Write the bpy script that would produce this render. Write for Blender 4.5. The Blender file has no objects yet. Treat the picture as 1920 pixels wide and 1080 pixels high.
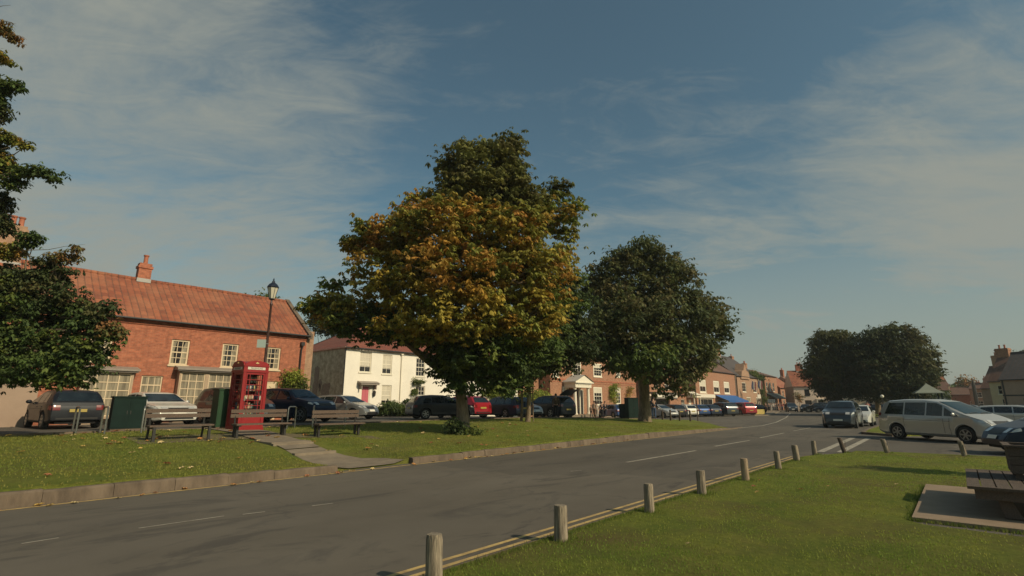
import bpy, math, random, numpy as np
from mathutils import Vector, Matrix, noise
from mathutils.bvhtree import BVHTree
random.seed(7); RNG = np.random.default_rng(7)
R = math.radians
scn = bpy.context.scene
col = scn.collection
# ------------------------------------------------------------------ camera
CAMH = 1.55; FPX = 950.0; PITCH = math.atan(217/950.0); YAW = R(40.7616)
cam_d = bpy.data.cameras.new('camera'); cam = bpy.data.objects.new('camera', cam_d); col.objects.link(cam)
cam_d.sensor_width = 36; cam_d.lens = 36*FPX/1920; cam_d.clip_start = .05; cam_d.clip_end = 5000
cam.location = (0, 0, CAMH)
cam.rotation_euler = (R(90)+PITCH, 0, -(R(90)-YAW))
scn.camera = cam
# ------------------------------------------------------------------ light
SUN_EL = R(34); SUNH = Vector((.12, -.99)).normalized()
sd = bpy.data.lights.new('sun', 'SUN'); sd.energy = 4.6; sd.angle = R(.5); sd.color = (1, .84, .60)
so = bpy.data.objects.new('sun', sd); col.objects.link(so)
tosun = Vector((SUNH.x*math.cos(SUN_EL), SUNH.y*math.cos(SUN_EL), math.sin(SUN_EL)))
so.rotation_euler = tosun.to_track_quat('Z', 'Y').to_euler(); so.location = (0, 0, 30)
scn.view_settings.view_transform = 'Standard'; scn.view_settings.look = 'None'
scn.view_settings.exposure = -0.40; scn.view_settings.gamma = 1
world = bpy.data.worlds.new('World'); scn.world = world; world.use_nodes = True
def build_world():
    nt = world.node_tree; N = nt.nodes; L = nt.links
    for n in list(N): N.remove(n)
    out = N.new('ShaderNodeOutputWorld'); bg = N.new('ShaderNodeBackground')
    sky = N.new('ShaderNodeTexSky'); sky.sky_type = 'NISHITA'; sky.sun_disc = False
    sky.sun_elevation = SUN_EL; sky.sun_rotation = math.atan2(SUNH.x, SUNH.y)
    sky.air_density = 1.0; sky.dust_density = 1.6; sky.ozone_density = 1.5
    tc = N.new('ShaderNodeTexCoord'); sep = N.new('ShaderNodeSeparateXYZ'); L.new(tc.outputs['Generated'], sep.inputs[0])
    def m(op, a, b=None, clamp=False):
        n = N.new('ShaderNodeMath'); n.operation = op; n.use_clamp = clamp
        for i, v in enumerate((a, b)):
            if v is None: continue
            if isinstance(v, (int, float)): n.inputs[i].default_value = v
            else: L.new(v, n.inputs[i])
        return n.outputs[0]
    z = m('MAXIMUM', sep.outputs['Z'], 0.0)
    k = m('DIVIDE', 1.0, m('ADD', z, .18))
    cx = m('MULTIPLY', sep.outputs['X'], k); cy = m('MULTIPLY', sep.outputs['Y'], k)
    cmb = N.new('ShaderNodeCombineXYZ'); L.new(cx, cmb.inputs[0]); L.new(cy, cmb.inputs[1])
    def nz(scale, detail, rough, dist, rot, sc, loc=(0, 0, 0)):
        mp = N.new('ShaderNodeMapping'); mp.vector_type = 'TEXTURE'; mp.inputs['Rotation'].default_value = (0, 0, rot); mp.inputs['Scale'].default_value = sc
        mp.inputs['Location'].default_value = loc
        L.new(cmb.outputs[0], mp.inputs[0]); n = N.new('ShaderNodeTexNoise'); L.new(mp.outputs[0], n.inputs['Vector'])
        n.inputs['Scale'].default_value = scale; n.inputs['Detail'].default_value = detail
        n.inputs['Roughness'].default_value = rough; n.inputs['Distortion'].default_value = dist
        return n.outputs['Fac']
    def ramp(v, a, b):
        n = N.new('ShaderNodeMapRange'); n.interpolation_type = 'SMOOTHSTEP'; L.new(v, n.inputs[0])
        n.inputs[1].default_value = a; n.inputs[2].default_value = b; return n.outputs[0]
    big = nz(.8, 4, .5, .6, R(20), (1, 1, 1), (2.1, 4.3, 0))
    wisp = nz(1.5, 12, .66, 1.1, R(112), (2.0, .8, 1))
    rip = nz(7, 8, .68, .7, R(140), (1.6, .7, 1))
    def blob(u, v, r0, r1):
        x = (u-960)/FPX; y = -(v-540)/FPX
        d = cam.rotation_euler.to_matrix() @ Vector((x, y, -1)); d.normalize()
        vd = N.new('ShaderNodeVectorMath'); vd.operation = 'DOT_PRODUCT'; L.new(tc.outputs['Generated'], vd.inputs[0]); vd.inputs[1].default_value = d
        return ramp(vd.outputs['Value'], math.cos(R(r1)), math.cos(R(r0)))
    bank = m('MAXIMUM', blob(150, 300, 0, 34), m('MULTIPLY', blob(1850, 280, 0, 18), 1.0))
    bank = m('MAXIMUM', bank, m('MULTIPLY', blob(1350, 520, 0, 24), .38))
    bank = m('MAXIMUM', bank, m('MULTIPLY', blob(560, 80, 0, 18), .45))
    lowb = ramp(z, .42, .0)
    tex = m('ADD', m('MULTIPLY', m('SUBTRACT', wisp, .5), 2.0), m('ADD', m('MULTIPLY', m('SUBTRACT', big, .5), 1.3), m('MULTIPLY', m('SUBTRACT', rip, .5), 1.1)))
    c = ramp(m('ADD', tex, m('ADD', m('MULTIPLY', bank, .95), m('MULTIPLY', lowb, .35))), .02, 1.35)
    c = m('MAXIMUM', c, m('MULTIPLY', lowb, .84)); c = m('MAXIMUM', c, .04); c = m('MAXIMUM', c, m('MULTIPLY', ramp(m('ADD', m('MULTIPLY', wisp, .7), m('MULTIPLY', rip, .3)), .48, .72), .42))
    c = m('MULTIPLY', c, .95)
    # sky tint
    tint = N.new('ShaderNodeMix'); tint.data_type = 'RGBA'; tint.blend_type = 'MULTIPLY'; tint.inputs[0].default_value = 1
    L.new(sky.outputs[0], tint.inputs[6]); tint.inputs[7].default_value = SKYTINT
    mx = N.new('ShaderNodeMix'); mx.data_type = 'RGBA'; L.new(c, mx.inputs[0]); L.new(tint.outputs[2], mx.inputs[6]); mx.inputs[7].default_value = CLOUD
    L.new(mx.outputs[2], bg.inputs[0]); bg.inputs[1].default_value = SKYSTR; L.new(bg.outputs[0], out.inputs[0])
SKYTINT = (.68, .85, .71, 1); CLOUD = (3.1, 3.25, 2.85, 1); SKYSTR = .132
build_world()
# ------------------------------------------------------------------ photo geometry helpers (ground points in metres; x runs along the street, y away from it)
_c = math.cos(PITCH); _s = math.sin(PITCH); DX = (math.sin(YAW), math.cos(YAW)); NX = (-DX[1], DX[0])
def ray(u, v):
    x = (u-960)/FPX; y = -(v-540)/FPX; Y = _c-y*_s; Z = _s+y*_c
    return Vector((x*DX[0]+Y*DX[1], x*NX[0]+Y*NX[1], Z))
def at(u, v, z=0):
    r = ray(u, v); t = (z-CAMH)/r.z; return (r.x*t, r.y*t)
def fac(u, v, n):
    r = ray(u, v); t = n/r.y; return (r.x*t, CAMH+r.z*t)
def pt(u, v, d):
    r = ray(u, v)*d; return Vector((r.x, r.y, r.z+CAMH))
def sm(x, a, b):
    t = min(1, max(0, (x-a)/(b-a))); return t*t*(3-2*t)
def PL(s): return .62*(1-sm(s, 22, 56))              # level of the upper street
def AS(s, n):                                         # asphalt / earth level
    p = PL(s)*sm(n, 11.2, 20.5)
    if n > 60: p *= 1-sm(n, 60, 90)
    return p
def KT(s): return (.235-.017*max(s, -2) if s < 7 else .13+.004*(s-7))*(1-sm(s, 24, 36))+.02
def BH(s, n):                                         # grass bank
    g = AS(s, n)+KT(s)*(1-sm(n, 12, 20))+.035+.04*noise.noise(Vector((s*.4, n*.4, 0)))*sm(n, 11.5, 13)
    op = (1-sm(abs(s-7.75), .55, 1.5))*(1-sm(n, 12.2, 15.2))
    return g*(1-op)+op*.03
def nback(s):
    if s < 41: return 21.6 if s > 15 else 21.6-.9*sm(15-s, 0, 4)
    return 21.6+(16.6-21.6)*(s-41)/2.5
def on(u, v):
    r = ray(u, v); t = 2.0
    while t < 300:
        x, y, z = r.x*t, r.y*t, CAMH+r.z*t
        gz = (BH(x, y) if y < nback(x) and x < 44 else AS(x, y)) if y > 11.2 else 0
        if z <= gz: return x, y, gz
        t += .02
    return at(u, v)+(0,)
def dep(x, y, z=1.55): return x*DX_F[0]+y*DX_F[1]+(z-CAMH)*_s
DX_F = (math.sin(YAW)*0+math.cos(math.pi/2-YAW)*0+DX[1]*_c, NX[1]*_c)
# ------------------------------------------------------------------ mesh builder
class MB:
    def __init__(s): s.v = []; s.f = []; s.m = []; s.cur = 0
    def add(s, vs, fs):
        o = len(s.v); s.v += [tuple(v) for v in vs]
        for f in fs: s.f.append(tuple(o+i for i in f)); s.m.append(s.cur)
        return s
    def box(s, x0, x1, y0, y1, z0, z1, M=None):
        if x0 > x1: x0, x1 = x1, x0
        if y0 > y1: y0, y1 = y1, y0
        vs = [(x, y, z) for z in (z0, z1) for y in (y0, y1) for x in (x0, x1)]
        if M is not None: vs = [M @ Vector(v) for v in vs]
        return s.add(vs, [(0, 2, 3, 1), (4, 5, 7, 6), (0, 1, 5, 4), (2, 6, 7, 3), (0, 4, 6, 2), (1, 3, 7, 5)])
    def quad(s, a, b, c, d): return s.add([a, b, c, d], [(0, 1, 2, 3)])
    def tube(s, pts, rad, seg=8, caps=True):
        pts = [Vector(p) for p in pts]
        if not hasattr(rad, '__len__'): rad = [rad]*len(pts)
        vs = []; up = None
        for i, p in enumerate(pts):
            d = (pts[min(i+1, len(pts)-1)]-pts[max(i-1, 0)]).normalized()
            if up is None:
                up = Vector((1, 0, 0)) if abs(d.z) > .8 else Vector((0, 0, 1))
            a = d.cross(up); a.normalize(); b = d.cross(a); up = a.cross(d)
            for k in range(seg):
                t = 2*math.pi*k/seg; vs.append(p+(a*math.cos(t)+b*math.sin(t))*rad[i])
        fs = [(i*seg+k, i*seg+(k+1) % seg, (i+1)*seg+(k+1) % seg, (i+1)*seg+k) for i in range(len(pts)-1) for k in range(seg)]
        if caps: fs += [tuple(range(seg)), tuple(reversed(range((len(pts)-1)*seg, len(pts)*seg)))]
        return s.add(vs, fs)
    def lathe(s, prof, c=(0, 0, 0), seg=16, axis='z', ph=0):
        vs = []
        for r, h in prof:
            for k in range(seg):
                t = 2*math.pi*k/seg+ph; a, b = r*math.cos(t), r*math.sin(t)
                vs.append({'z': (c[0]+a, c[1]+b, c[2]+h), 'y': (c[0]+a, c[1]+h, c[2]+b), 'x': (c[0]+h, c[1]+a, c[2]+b)}[axis])
        n = len(prof)
        fs = [(i*seg+k, i*seg+(k+1) % seg, (i+1)*seg+(k+1) % seg, (i+1)*seg+k) for i in range(n-1) for k in range(seg)]
        fs += [tuple(range(seg)), tuple(reversed(range((n-1)*seg, n*seg)))]
        return s.add(vs, fs)
    def ball(s, c, r, seg=10, rings=6):
        if not hasattr(r, '__len__'): r = (r, r, r)
        vs = []
        for i in range(rings+1):
            p = math.pi*i/rings
            for k in range(seg):
                t = 2*math.pi*k/seg
                vs.append((c[0]+r[0]*math.sin(p)*math.cos(t), c[1]+r[1]*math.sin(p)*math.sin(t), c[2]+r[2]*math.cos(p)))
        fs = [(i*seg+k, (i+1)*seg+k, (i+1)*seg+(k+1) % seg, i*seg+(k+1) % seg) for i in range(rings) for k in range(seg)]
        return s.add(vs, fs)
    def prism(s, poly, ax, a0, a1):      # poly of 2D points extruded along ax from a0 to a1
        n = len(poly)
        def P(p, a): return {'x': (a, p[0], p[1]), 'y': (p[0], a, p[1]), 'z': (p[0], p[1], a)}[ax]
        vs = [P(p, a0) for p in poly]+[P(p, a1) for p in poly]
        fs = [tuple(range(n)), tuple(reversed(range(n, 2*n)))]+[(i, i+n, (i+1) % n+n, (i+1) % n) for i in range(n)]
        return s.add(vs, fs)
    def grid(s, fn, nu, nv):
        vs = [fn(i/nu, j/nv) for j in range(nv+1) for i in range(nu+1)]
        return s.add(vs, [(j*(nu+1)+i, j*(nu+1)+i+1, (j+1)*(nu+1)+i+1, (j+1)*(nu+1)+i) for j in range(nv) for i in range(nu)])
    def build(s, name, mats, parent=None, smooth=False, fix=True):
        me = bpy.data.meshes.new(name); me.from_pydata(s.v, [], s.f); me.update()
        if not isinstance(mats, (list, tuple)): mats = [mats]
        for m in mats: me.materials.append(m)
        if len(mats) > 1: me.polygons.foreach_set('material_index', s.m)
        if fix:
            import bmesh
            bm = bmesh.new(); bm.from_mesh(me); bmesh.ops.recalc_face_normals(bm, faces=bm.faces); bm.to_mesh(me); bm.free()
        if smooth:
            me.polygons.foreach_set('use_smooth', [True]*len(me.polygons)); me.set_sharp_from_angle(angle=R(smooth if smooth > 1 else 40))
        o = bpy.data.objects.new(name, me); col.objects.link(o)
        if parent: o.parent = parent
        return o
def tag(o, label=None, cat=None, group=None, kind=None):
    if label: o['label'] = label
    if cat: o['category'] = cat
    if group: o['group'] = group
    if kind: o['kind'] = kind
    return o
def thing(name, label, cat, loc=(0, 0, 0), rz=0, group=None):
    o = bpy.data.objects.new(name, None); o.empty_display_size = .3; col.objects.link(o)
    o.location = loc; o.rotation_euler = (0, 0, rz); return tag(o, label, cat, group)
def kids(o): return [c for c in o.children]
def dup(root, loc, rz=0, label=None, group=None, scale=None):
    def cp(o, parent):
        c = o.copy(); col.objects.link(c)
        if parent: c.parent = parent
        for ch in kids(o): cp(ch, c)
        return c
    r = cp(root, None); r.location = loc; r.rotation_euler = (0, 0, rz)
    if scale: r.scale = (scale,)*3
    if label: r['label'] = label
    if group: r['group'] = group
    return r
# ------------------------------------------------------------------ materials
def mat(name, c, rough=.7, metal=0, spec=.5, var=0, vs=6, c2=None, bump=0, bs=30, coat=0, emit=None, stretch=None, var2=None):
    m = bpy.data.materials.new(name); m.use_nodes = True; nt = m.node_tree; b = nt.nodes['Principled BSDF']
    c = tuple(c)+(1,) if len(c) == 3 else c
    b.inputs['Base Color'].default_value = c; b.inputs['Roughness'].default_value = rough; b.inputs['Metallic'].default_value = metal
    b.inputs['Specular IOR Level'].default_value = spec; b.inputs['Coat Weight'].default_value = coat; b.inputs['Coat Roughness'].default_value = .06
    if emit: b.inputs['Emission Color'].default_value = tuple(emit[:3])+(1,); b.inputs['Emission Strength'].default_value = emit[3]
    if var or c2 or bump:
        tc = nt.nodes.new('ShaderNodeTexCoord'); src = tc.outputs['Object']
        if stretch:
            mp = nt.nodes.new('ShaderNodeMapping'); mp.inputs['Scale'].default_value = stretch; nt.links.new(src, mp.inputs[0]); src = mp.outputs[0]
        if var or c2:
            n = nt.nodes.new('ShaderNodeTexNoise'); n.inputs['Scale'].default_value = vs; n.inputs['Detail'].default_value = 6; n.inputs['Roughness'].default_value = .65
            nt.links.new(src, n.inputs['Vector'])
            mr = nt.nodes.new('ShaderNodeMapRange'); mr.inputs[1].default_value = .32; mr.inputs[2].default_value = .68; nt.links.new(n.outputs['Fac'], mr.inputs[0])
            mx = nt.nodes.new('ShaderNodeMix'); mx.data_type = 'RGBA'; nt.links.new(mr.outputs[0], mx.inputs[0])
            if c2: a, d = c, tuple(c2)+(1,)
            else: a = tuple(x*(1-var) for x in c[:3])+(1,); d = tuple(min(1, x*(1+var)) for x in c[:3])+(1,)
            mx.inputs[6].default_value = a; mx.inputs[7].default_value = d; nt.links.new(mx.outputs[2], b.inputs['Base Color'])
        if bump:
            n2 = nt.nodes.new('ShaderNodeTexNoise'); n2.inputs['Scale'].default_value = bs; n2.inputs['Detail'].default_value = 4; nt.links.new(src, n2.inputs['Vector'])
            bp = nt.nodes.new('ShaderNodeBump'); bp.inputs['Strength'].default_value = bump; bp.inputs['Distance'].default_value = .02
            nt.links.new(n2.outputs['Fac'], bp.inputs['Height']); nt.links.new(bp.outputs[0], b.inputs['Normal'])
    return m
class NT:
    def __init__(s, name, rough=.8):
        s.m = bpy.data.materials.new(name); s.m.use_nodes = True; s.nt = s.m.node_tree; s.b = s.nt.nodes['Principled BSDF']
        s.b.inputs['Roughness'].default_value = rough; s.co = s.nt.nodes.new('ShaderNodeTexCoord').outputs['Object']
    def n(s, t): return s.nt.nodes.new(t)
    def l(s, a, b): s.nt.links.new(a, b)
    def math(s, op, a, b=0.0):
        n = s.n('ShaderNodeMath'); n.operation = op
        for i, v in enumerate((a, b)):
            if isinstance(v, (int, float)): n.inputs[i].default_value = v
            else: s.l(v, n.inputs[i])
        return n.outputs[0]
    def noise(s, scale, detail=5, rough=.6, vec=None, dist=0, sc=None):
        vec = vec or s.co
        if sc: mp = s.n('ShaderNodeMapping'); mp.inputs['Scale'].default_value = sc; s.l(vec, mp.inputs[0]); vec = mp.outputs[0]
        n = s.n('ShaderNodeTexNoise'); n.inputs['Scale'].default_value = scale; n.inputs['Detail'].default_value = detail
        n.inputs['Roughness'].default_value = rough; n.inputs['Distortion'].default_value = dist; s.l(vec, n.inputs['Vector']); return n.outputs['Fac']
    def rng(s, v, a, b, c=0, d=1):
        n = s.n('ShaderNodeMapRange'); s.l(v, n.inputs[0])
        for i, x in enumerate((a, b, c, d)): n.inputs[i+1].default_value = x
        return n.outputs[0]
    def mix(s, f, a, b, mode='MIX'):
        n = s.n('ShaderNodeMix'); n.data_type = 'RGBA'; n.blend_type = mode
        if isinstance(f, (int, float)): n.inputs[0].default_value = f
        else: s.l(f, n.inputs[0])
        for i, v in ((6, a), (7, b)):
            if isinstance(v, tuple): n.inputs[i].default_value = v if len(v) == 4 else v+(1,)
            else: s.l(v, n.inputs[i])
        return n.outputs[2]
    def bump(s, h, st=.4, dist=.02):
        n = s.n('ShaderNodeBump'); n.inputs['Strength'].default_value = st; n.inputs['Distance'].default_value = dist
        s.l(h, n.inputs['Height']); s.l(n.outputs[0], s.b.inputs['Normal'])
    def col(s, c): s.l(c, s.b.inputs['Base Color'])
def brick_mat(name, c1, c2, mortar, var=.25, stain=(.3, .2, .15), bw=.225, bh=.075):
    t = NT(name, .88); sp = t.n('ShaderNodeSeparateXYZ'); t.l(t.co, sp.inputs[0])
    cb = t.n('ShaderNodeCombineXYZ'); t.l(t.math('ADD', sp.outputs[0], sp.outputs[1]), cb.inputs[0]); t.l(sp.outputs[2], cb.inputs[1])
    br = t.n('ShaderNodeTexBrick'); t.l(cb.outputs[0], br.inputs['Vector']); br.inputs['Scale'].default_value = 1
    br.inputs['Brick Width'].default_value = bw; br.inputs['Row Height'].default_value = bh; br.inputs['Mortar Size'].default_value = .006
    br.inputs['Color1'].default_value = c1+(1,); br.inputs['Color2'].default_value = c2+(1,); br.inputs['Mortar'].default_value = mortar+(1,)
    big = t.rng(t.noise(.5, 5, .65), .35, .7); c = t.mix(t.math('MULTIPLY', big, .45), br.outputs['Color'], stain)
    f = t.rng(t.noise(5, 4), .3, .7, 1-var, 1+var); cc = t.n('ShaderNodeCombineXYZ')
    for i in range(3): t.l(f, cc.inputs[i])
    t.col(t.mix(1.0, c, cc.outputs[0], 'MULTIPLY')); t.bump(br.outputs['Fac'], -.3, .01)
    return t.m
def tile_mat(name, cols, tw=.28, th=.3, rough=.85):
    t = NT(name, rough); sp = t.n('ShaderNodeSeparateXYZ'); t.l(t.co, sp.inputs[0])
    fx = t.math('FLOOR', t.math('DIVIDE', sp.outputs[0], tw)); fz = t.math('FLOOR', t.math('DIVIDE', sp.outputs[2], th*.75))
    cb = t.n('ShaderNodeCombineXYZ'); t.l(fx, cb.inputs[0]); t.l(fz, cb.inputs[1]); t.l(t.math('FLOOR', t.math('DIVIDE', sp.outputs[1], 3.0)), cb.inputs[2])
    wn = t.n('ShaderNodeTexWhiteNoise'); t.l(cb.outputs[0], wn.inputs['Vector'])
    c = t.mix(t.rng(wn.outputs['Value'], 0, 1), cols[0], cols[1])
    c = t.mix(t.math('MULTIPLY', t.rng(t.noise(.35, 5, .7), .42, .68), .75), c, cols[2])
    c = t.mix(t.math('MULTIPLY', t.rng(t.noise(2.2, 6, .7), .5, .72), .5), c, cols[3])
    ln = t.math('FRACT', t.math('DIVIDE', sp.outputs[2], th*.75))
    fr = t.math('ABSOLUTE', t.math('SUBTRACT', t.math('FRACT', t.math('DIVIDE', sp.outputs[0], .30)), .5)); valley_shade = t.math('MULTIPLY', t.rng(fr, .36, .5), t.rng(t.noise(1.3, 4), .3, .6, .35, .9)); c = t.mix(valley_shade, c, (.09, .05, .035))  # shade of the tile valleys painted into the colour, broken up by noise
    edge = t.rng(ln, 0, .12, .8, 1); cc = t.n('ShaderNodeCombineXYZ')
    for i in range(3): t.l(edge, cc.inputs[i])
    t.col(t.mix(1.0, c, cc.outputs[0], 'MULTIPLY')); t.bump(t.math('MULTIPLY', ln, -1), .5, .03)
    return t.m
def asphalt_mat():
    t = NT('asphalt', .9)
    c = t.mix(t.rng(t.noise(.22, 6, .7), .38, .66), (.100, .086, .068), (.138, .119, .094))
    streak = t.rng(t.noise(.9, 8, .70, sc=(.30, .95, 1), dist=1.8), .52, .60)
    c = t.mix(t.math('MULTIPLY', streak, .85), c, (.062, .055, .048))
    c = t.mix(t.math('MULTIPLY', t.rng(t.noise(.6, 3, .5, sc=(.1, 1.3, 1)), .5, .75), .35), c, (.140, .124, .098))
    # cracks and tar joints
    v = t.n('ShaderNodeTexVoronoi'); v.feature = 'DISTANCE_TO_EDGE'; v.inputs['Scale'].default_value = .42
    nn = t.n('ShaderNodeTexNoise'); nn.inputs['Scale'].default_value = 1.7; nn.inputs['Detail'].default_value = 5; t.l(t.co, nn.inputs['Vector'])
    va = t.n('ShaderNodeVectorMath'); va.operation = 'MULTIPLY_ADD'; t.l(nn.outputs['Color'], va.inputs[0]); va.inputs[1].default_value = (1.2, 1.2, 0); t.l(t.co, va.inputs[2]); t.l(va.outputs[0], v.inputs['Vector'])
    crack = t.math('MULTIPLY', t.rng(v.outputs['Distance'], .012, .0, 0, 1), t.rng(t.noise(.3, 2), .5, .6))
    c = t.mix(t.math('MULTIPLY', crack, .5), c, (.05, .046, .042))
    b2 = t.n('ShaderNodeTexVoronoi'); b2.feature = 'F1'; b2.distance = 'CHEBYCHEV'; b2.inputs['Scale'].default_value = .12; t.l(va.outputs[0], b2.inputs['Vector'])
    sc_ = t.n('ShaderNodeSeparateColor'); t.l(b2.outputs['Color'], sc_.inputs[0])
    c = t.mix(t.math('MULTIPLY', t.rng(sc_.outputs[0], .72, .74), .40), c, (.060, .054, .047))
    trk = t.n('ShaderNodeSeparateXYZ'); t.l(t.co, trk.inputs[0]); wv = t.math('ABSOLUTE', t.math('SINE', t.math('MULTIPLY', t.math('SUBTRACT', trk.outputs[1], 4.5), 1.72)))
    c = t.mix(t.math('MULTIPLY', t.rng(wv, .55, 1.0), .22), c, (.15, .132, .108))
    sp = t.noise(70, 3, .8); c = t.mix(t.rng(sp, .35, .75, 0, .4), c, (.16, .145, .12))
    t.col(c); t.bump(t.noise(110, 3, .7), .5, .008); t.b.inputs['Specular IOR Level'].default_value = .25
    return t.m
def grass_mat(name='grass_ground', dry=.5):
    t = NT(name, .95)
    g = t.mix(t.rng(t.noise(1.1, 6, .7), .36, .66), (.16, .20, .036), (.285, .285, .055))
    g = t.mix(t.rng(t.noise(14, 4, .7), .38, .66, 0, .55), g, (.09, .125, .02))
    d = t.math('MULTIPLY', t.rng(t.noise(.42, 6, .72), .47, .66), dry)
    g = t.mix(d, g, (.17, .115, .055)); g = t.mix(t.rng(t.noise(60, 3, .8), .4, .75, 0, .5), g, (.12, .15, .04))
    t.col(g); t.bump(t.noise(45, 5, .8), 1, .05); t.b.inputs['Specular IOR Level'].default_value = .1
    return t.m
def leaf_mat(name, tl=.34):
    t = NT(name, .6); a = t.n('ShaderNodeAttribute'); a.attribute_name = 'leafcol'
    t.b.inputs['Specular IOR Level'].default_value = .25
    t.col(a.outputs['Color']); tr = t.n('ShaderNodeBsdfTranslucent'); t.l(a.outputs['Color'], tr.inputs[0])
    ms = t.n('ShaderNodeMixShader'); ms.inputs[0].default_value = tl; o = t.nt.nodes['Material Output']
    t.l(t.b.outputs[0], ms.inputs[1]); t.l(tr.outputs[0], ms.inputs[2]); t.l(ms.outputs[0], o.inputs[0]); return t.m
M = {}
M['asphalt'] = asphalt_mat(); M['grass'] = grass_mat(); M['grass_r'] = grass_mat('lawn_ground', .75); M['leaf'] = leaf_mat('leaf'); M['blade'] = leaf_mat('grass_blade', .5)
M['kerb'] = mat('kerb_concrete', (.085, .062, .042), .9, c2=(.19, .14, .095), vs=2.2, bump=.7, bs=9, stretch=(1.6, 1, .5))
M['path'] = mat('path_concrete', (.17, .135, .095), .9, c2=(.25, .20, .14), vs=2.5, bump=.4, bs=40)
M['slab'] = mat('slab', (.23, .165, .105), .9, c2=(.29, .21, .14), vs=3, bump=.3, bs=50)
M['yellow'] = mat('yellow_line', (.60, .42, .15), .8, c2=(.30, .20, .09), vs=7, bump=.3)
M['white_line'] = mat('white_line', (.46, .42, .33), .8, c2=(.22, .19, .15), vs=5)
M['brick_red'] = brick_mat('brick_red', (.42, .125, .06), (.29, .08, .042), (.34, .19, .12), .3, (.36, .15, .085))
M['brick_orange'] = brick_mat('brick_orange', (.38, .165, .09), (.27, .11, .058), (.36, .25, .16), .3, (.36, .21, .13))
M['brick_pale'] = brick_mat('brick_pale', (.36, .20, .12), (.30, .155, .09), (.4, .3, .2), .2, (.4, .28, .18))
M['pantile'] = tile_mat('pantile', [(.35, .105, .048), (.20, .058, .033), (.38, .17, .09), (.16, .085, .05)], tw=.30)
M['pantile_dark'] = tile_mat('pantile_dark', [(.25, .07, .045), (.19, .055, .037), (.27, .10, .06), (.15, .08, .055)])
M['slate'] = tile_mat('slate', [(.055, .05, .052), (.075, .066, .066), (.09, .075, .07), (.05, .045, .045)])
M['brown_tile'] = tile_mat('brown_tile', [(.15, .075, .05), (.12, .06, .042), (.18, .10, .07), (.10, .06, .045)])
M['white_wall'] = mat('white_wall', (.84, .78, .66), .85, var=.05, vs=1.2, bump=.15, bs=20)
M['cream_wall'] = mat('cream_wall', (.66, .54, .36), .85, var=.08, vs=1.2)
M['pink_wall'] = mat('pink_wall', (.70, .55, .42), .85, var=.06, vs=1.2)
M['beige_wall'] = mat('beige_wall', (.36, .26, .19), .85, var=.1, vs=1.2)
M['flint'] = mat('flint', (.42, .26, .14), .9, c2=(.80, .62, .38), vs=2.2, bump=.9, bs=8)
M['frame_cream'] = mat('frame_cream', (.66, .52, .34), .6, var=.08); M['frame_white'] = mat('frame_white', (.80, .73, .58), .5, var=.04)
M['bay_wood'] = mat('bay_wood', (.40, .29, .19), .6, var=.1); M['hood'] = mat('hood_lead', (.27, .23, .19), .6, var=.15)
def glass_mat(name, c, rough=.08):
    t = NT(name, rough); t.col(t.mix(t.rng(t.noise(2.5, 3), .3, .7), c, tuple(x*.45 for x in c))); t.b.inputs['Specular IOR Level'].default_value = .7
    return t.m
M['pane'] = glass_mat('pane_dark', (.035, .032, .032)); M['car_glass'] = glass_mat('car_glass', (.018, .026, .032), .04)
M['car_glass_green'] = glass_mat('car_glass_green', (.02, .035, .028), .05)
M['curtain'] = mat('curtain', (.38, .33, .23), .9, c2=(.10, .085, .06), vs=8, stretch=(1, 1, .06)); M['curtain_w'] = mat('curtain_white', (.72, .66, .52), .9, c2=(.50, .45, .36), vs=8, stretch=(1, 1, .08))
M['tyre'] = mat('tyre', (.015, .015, .015), .8); M['rim'] = mat('rim', (.36, .35, .32), .35, .7); M['under'] = mat('underbody', (.008, .008, .008), .9)
M['trim'] = mat('black_trim', (.02, .02, .02), .5); M['seam'] = mat('seam', (.01, .01, .01), .8); M['chrome'] = mat('chrome', (.7, .68, .62), .15, 1)
M['headlight'] = mat('headlight', (.62, .60, .55), .12, .3, coat=.6); M['taillight'] = mat('taillight', (.16, .010, .010), .25, coat=.4)
M['plate_w'] = mat('plate_white', (.75, .72, .62), .5); M['plate_y'] = mat('plate_yellow', (.36, .27, .05), .5)
M['wood_dark'] = mat('wood_dark', (.060, .043, .032), .85, c2=(.13, .092, .066), vs=6, stretch=(1, 12, 12), bump=.4, bs=12)
M['wood_grey'] = mat('wood_grey', (.09, .072, .05), .9, c2=(.38, .31, .22), vs=8, stretch=(5, 5, .6), bump=.8, bs=14)
M['wood_bench'] = mat('bench_wood', (.075, .05, .036), .75, c2=(.16, .11, .08), vs=5, stretch=(8, 1, 8), bump=.5, bs=20)
M['metal_dark'] = mat('metal_dark', (.035, .033, .03), .55, .3); M['steel'] = mat('steel', (.30, .30, .27), .35, .8)
M['green_metal'] = mat('green_metal', (.008, .022, .018), .8, 0, .2, var=.2, vs=3); M['green_bright'] = mat('green_cabinet', (.012, .05, .018), .5, var=.2, vs=3)
M['red_paint'] = mat('telephone_red', (.27, .012, .014), .45, coat=.15, var=.08, vs=3); M['opal'] = mat('opal', (.66, .60, .50), .4)
M['lamp_paint'] = mat('lamp_paint', (.060, .028, .022), .4, var=.2); M['lantern_glass'] = mat('lantern_glass', (.62, .58, .46), .15)
M['lantern_top'] = mat('lantern_top', (.015, .02, .035), .4)
M['gold'] = mat('gold', (.75, .55, .25), .4, .4)
def bark_mat():
    t = NT('bark', .95); c = t.mix(t.rng(t.noise(5, 6, .7, sc=(2.2, 2.2, .5)), .35, .65), (.14, .10, .065), (.32, .24, .16))
    c = t.mix(t.rng(t.noise(1.6, 4), .5, .7, 0, .6), c, (.14, .13, .07)); t.col(c); t.bump(t.noise(9, 6, .7, sc=(3, 3, .6)), 1, .06); return t.m
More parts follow.
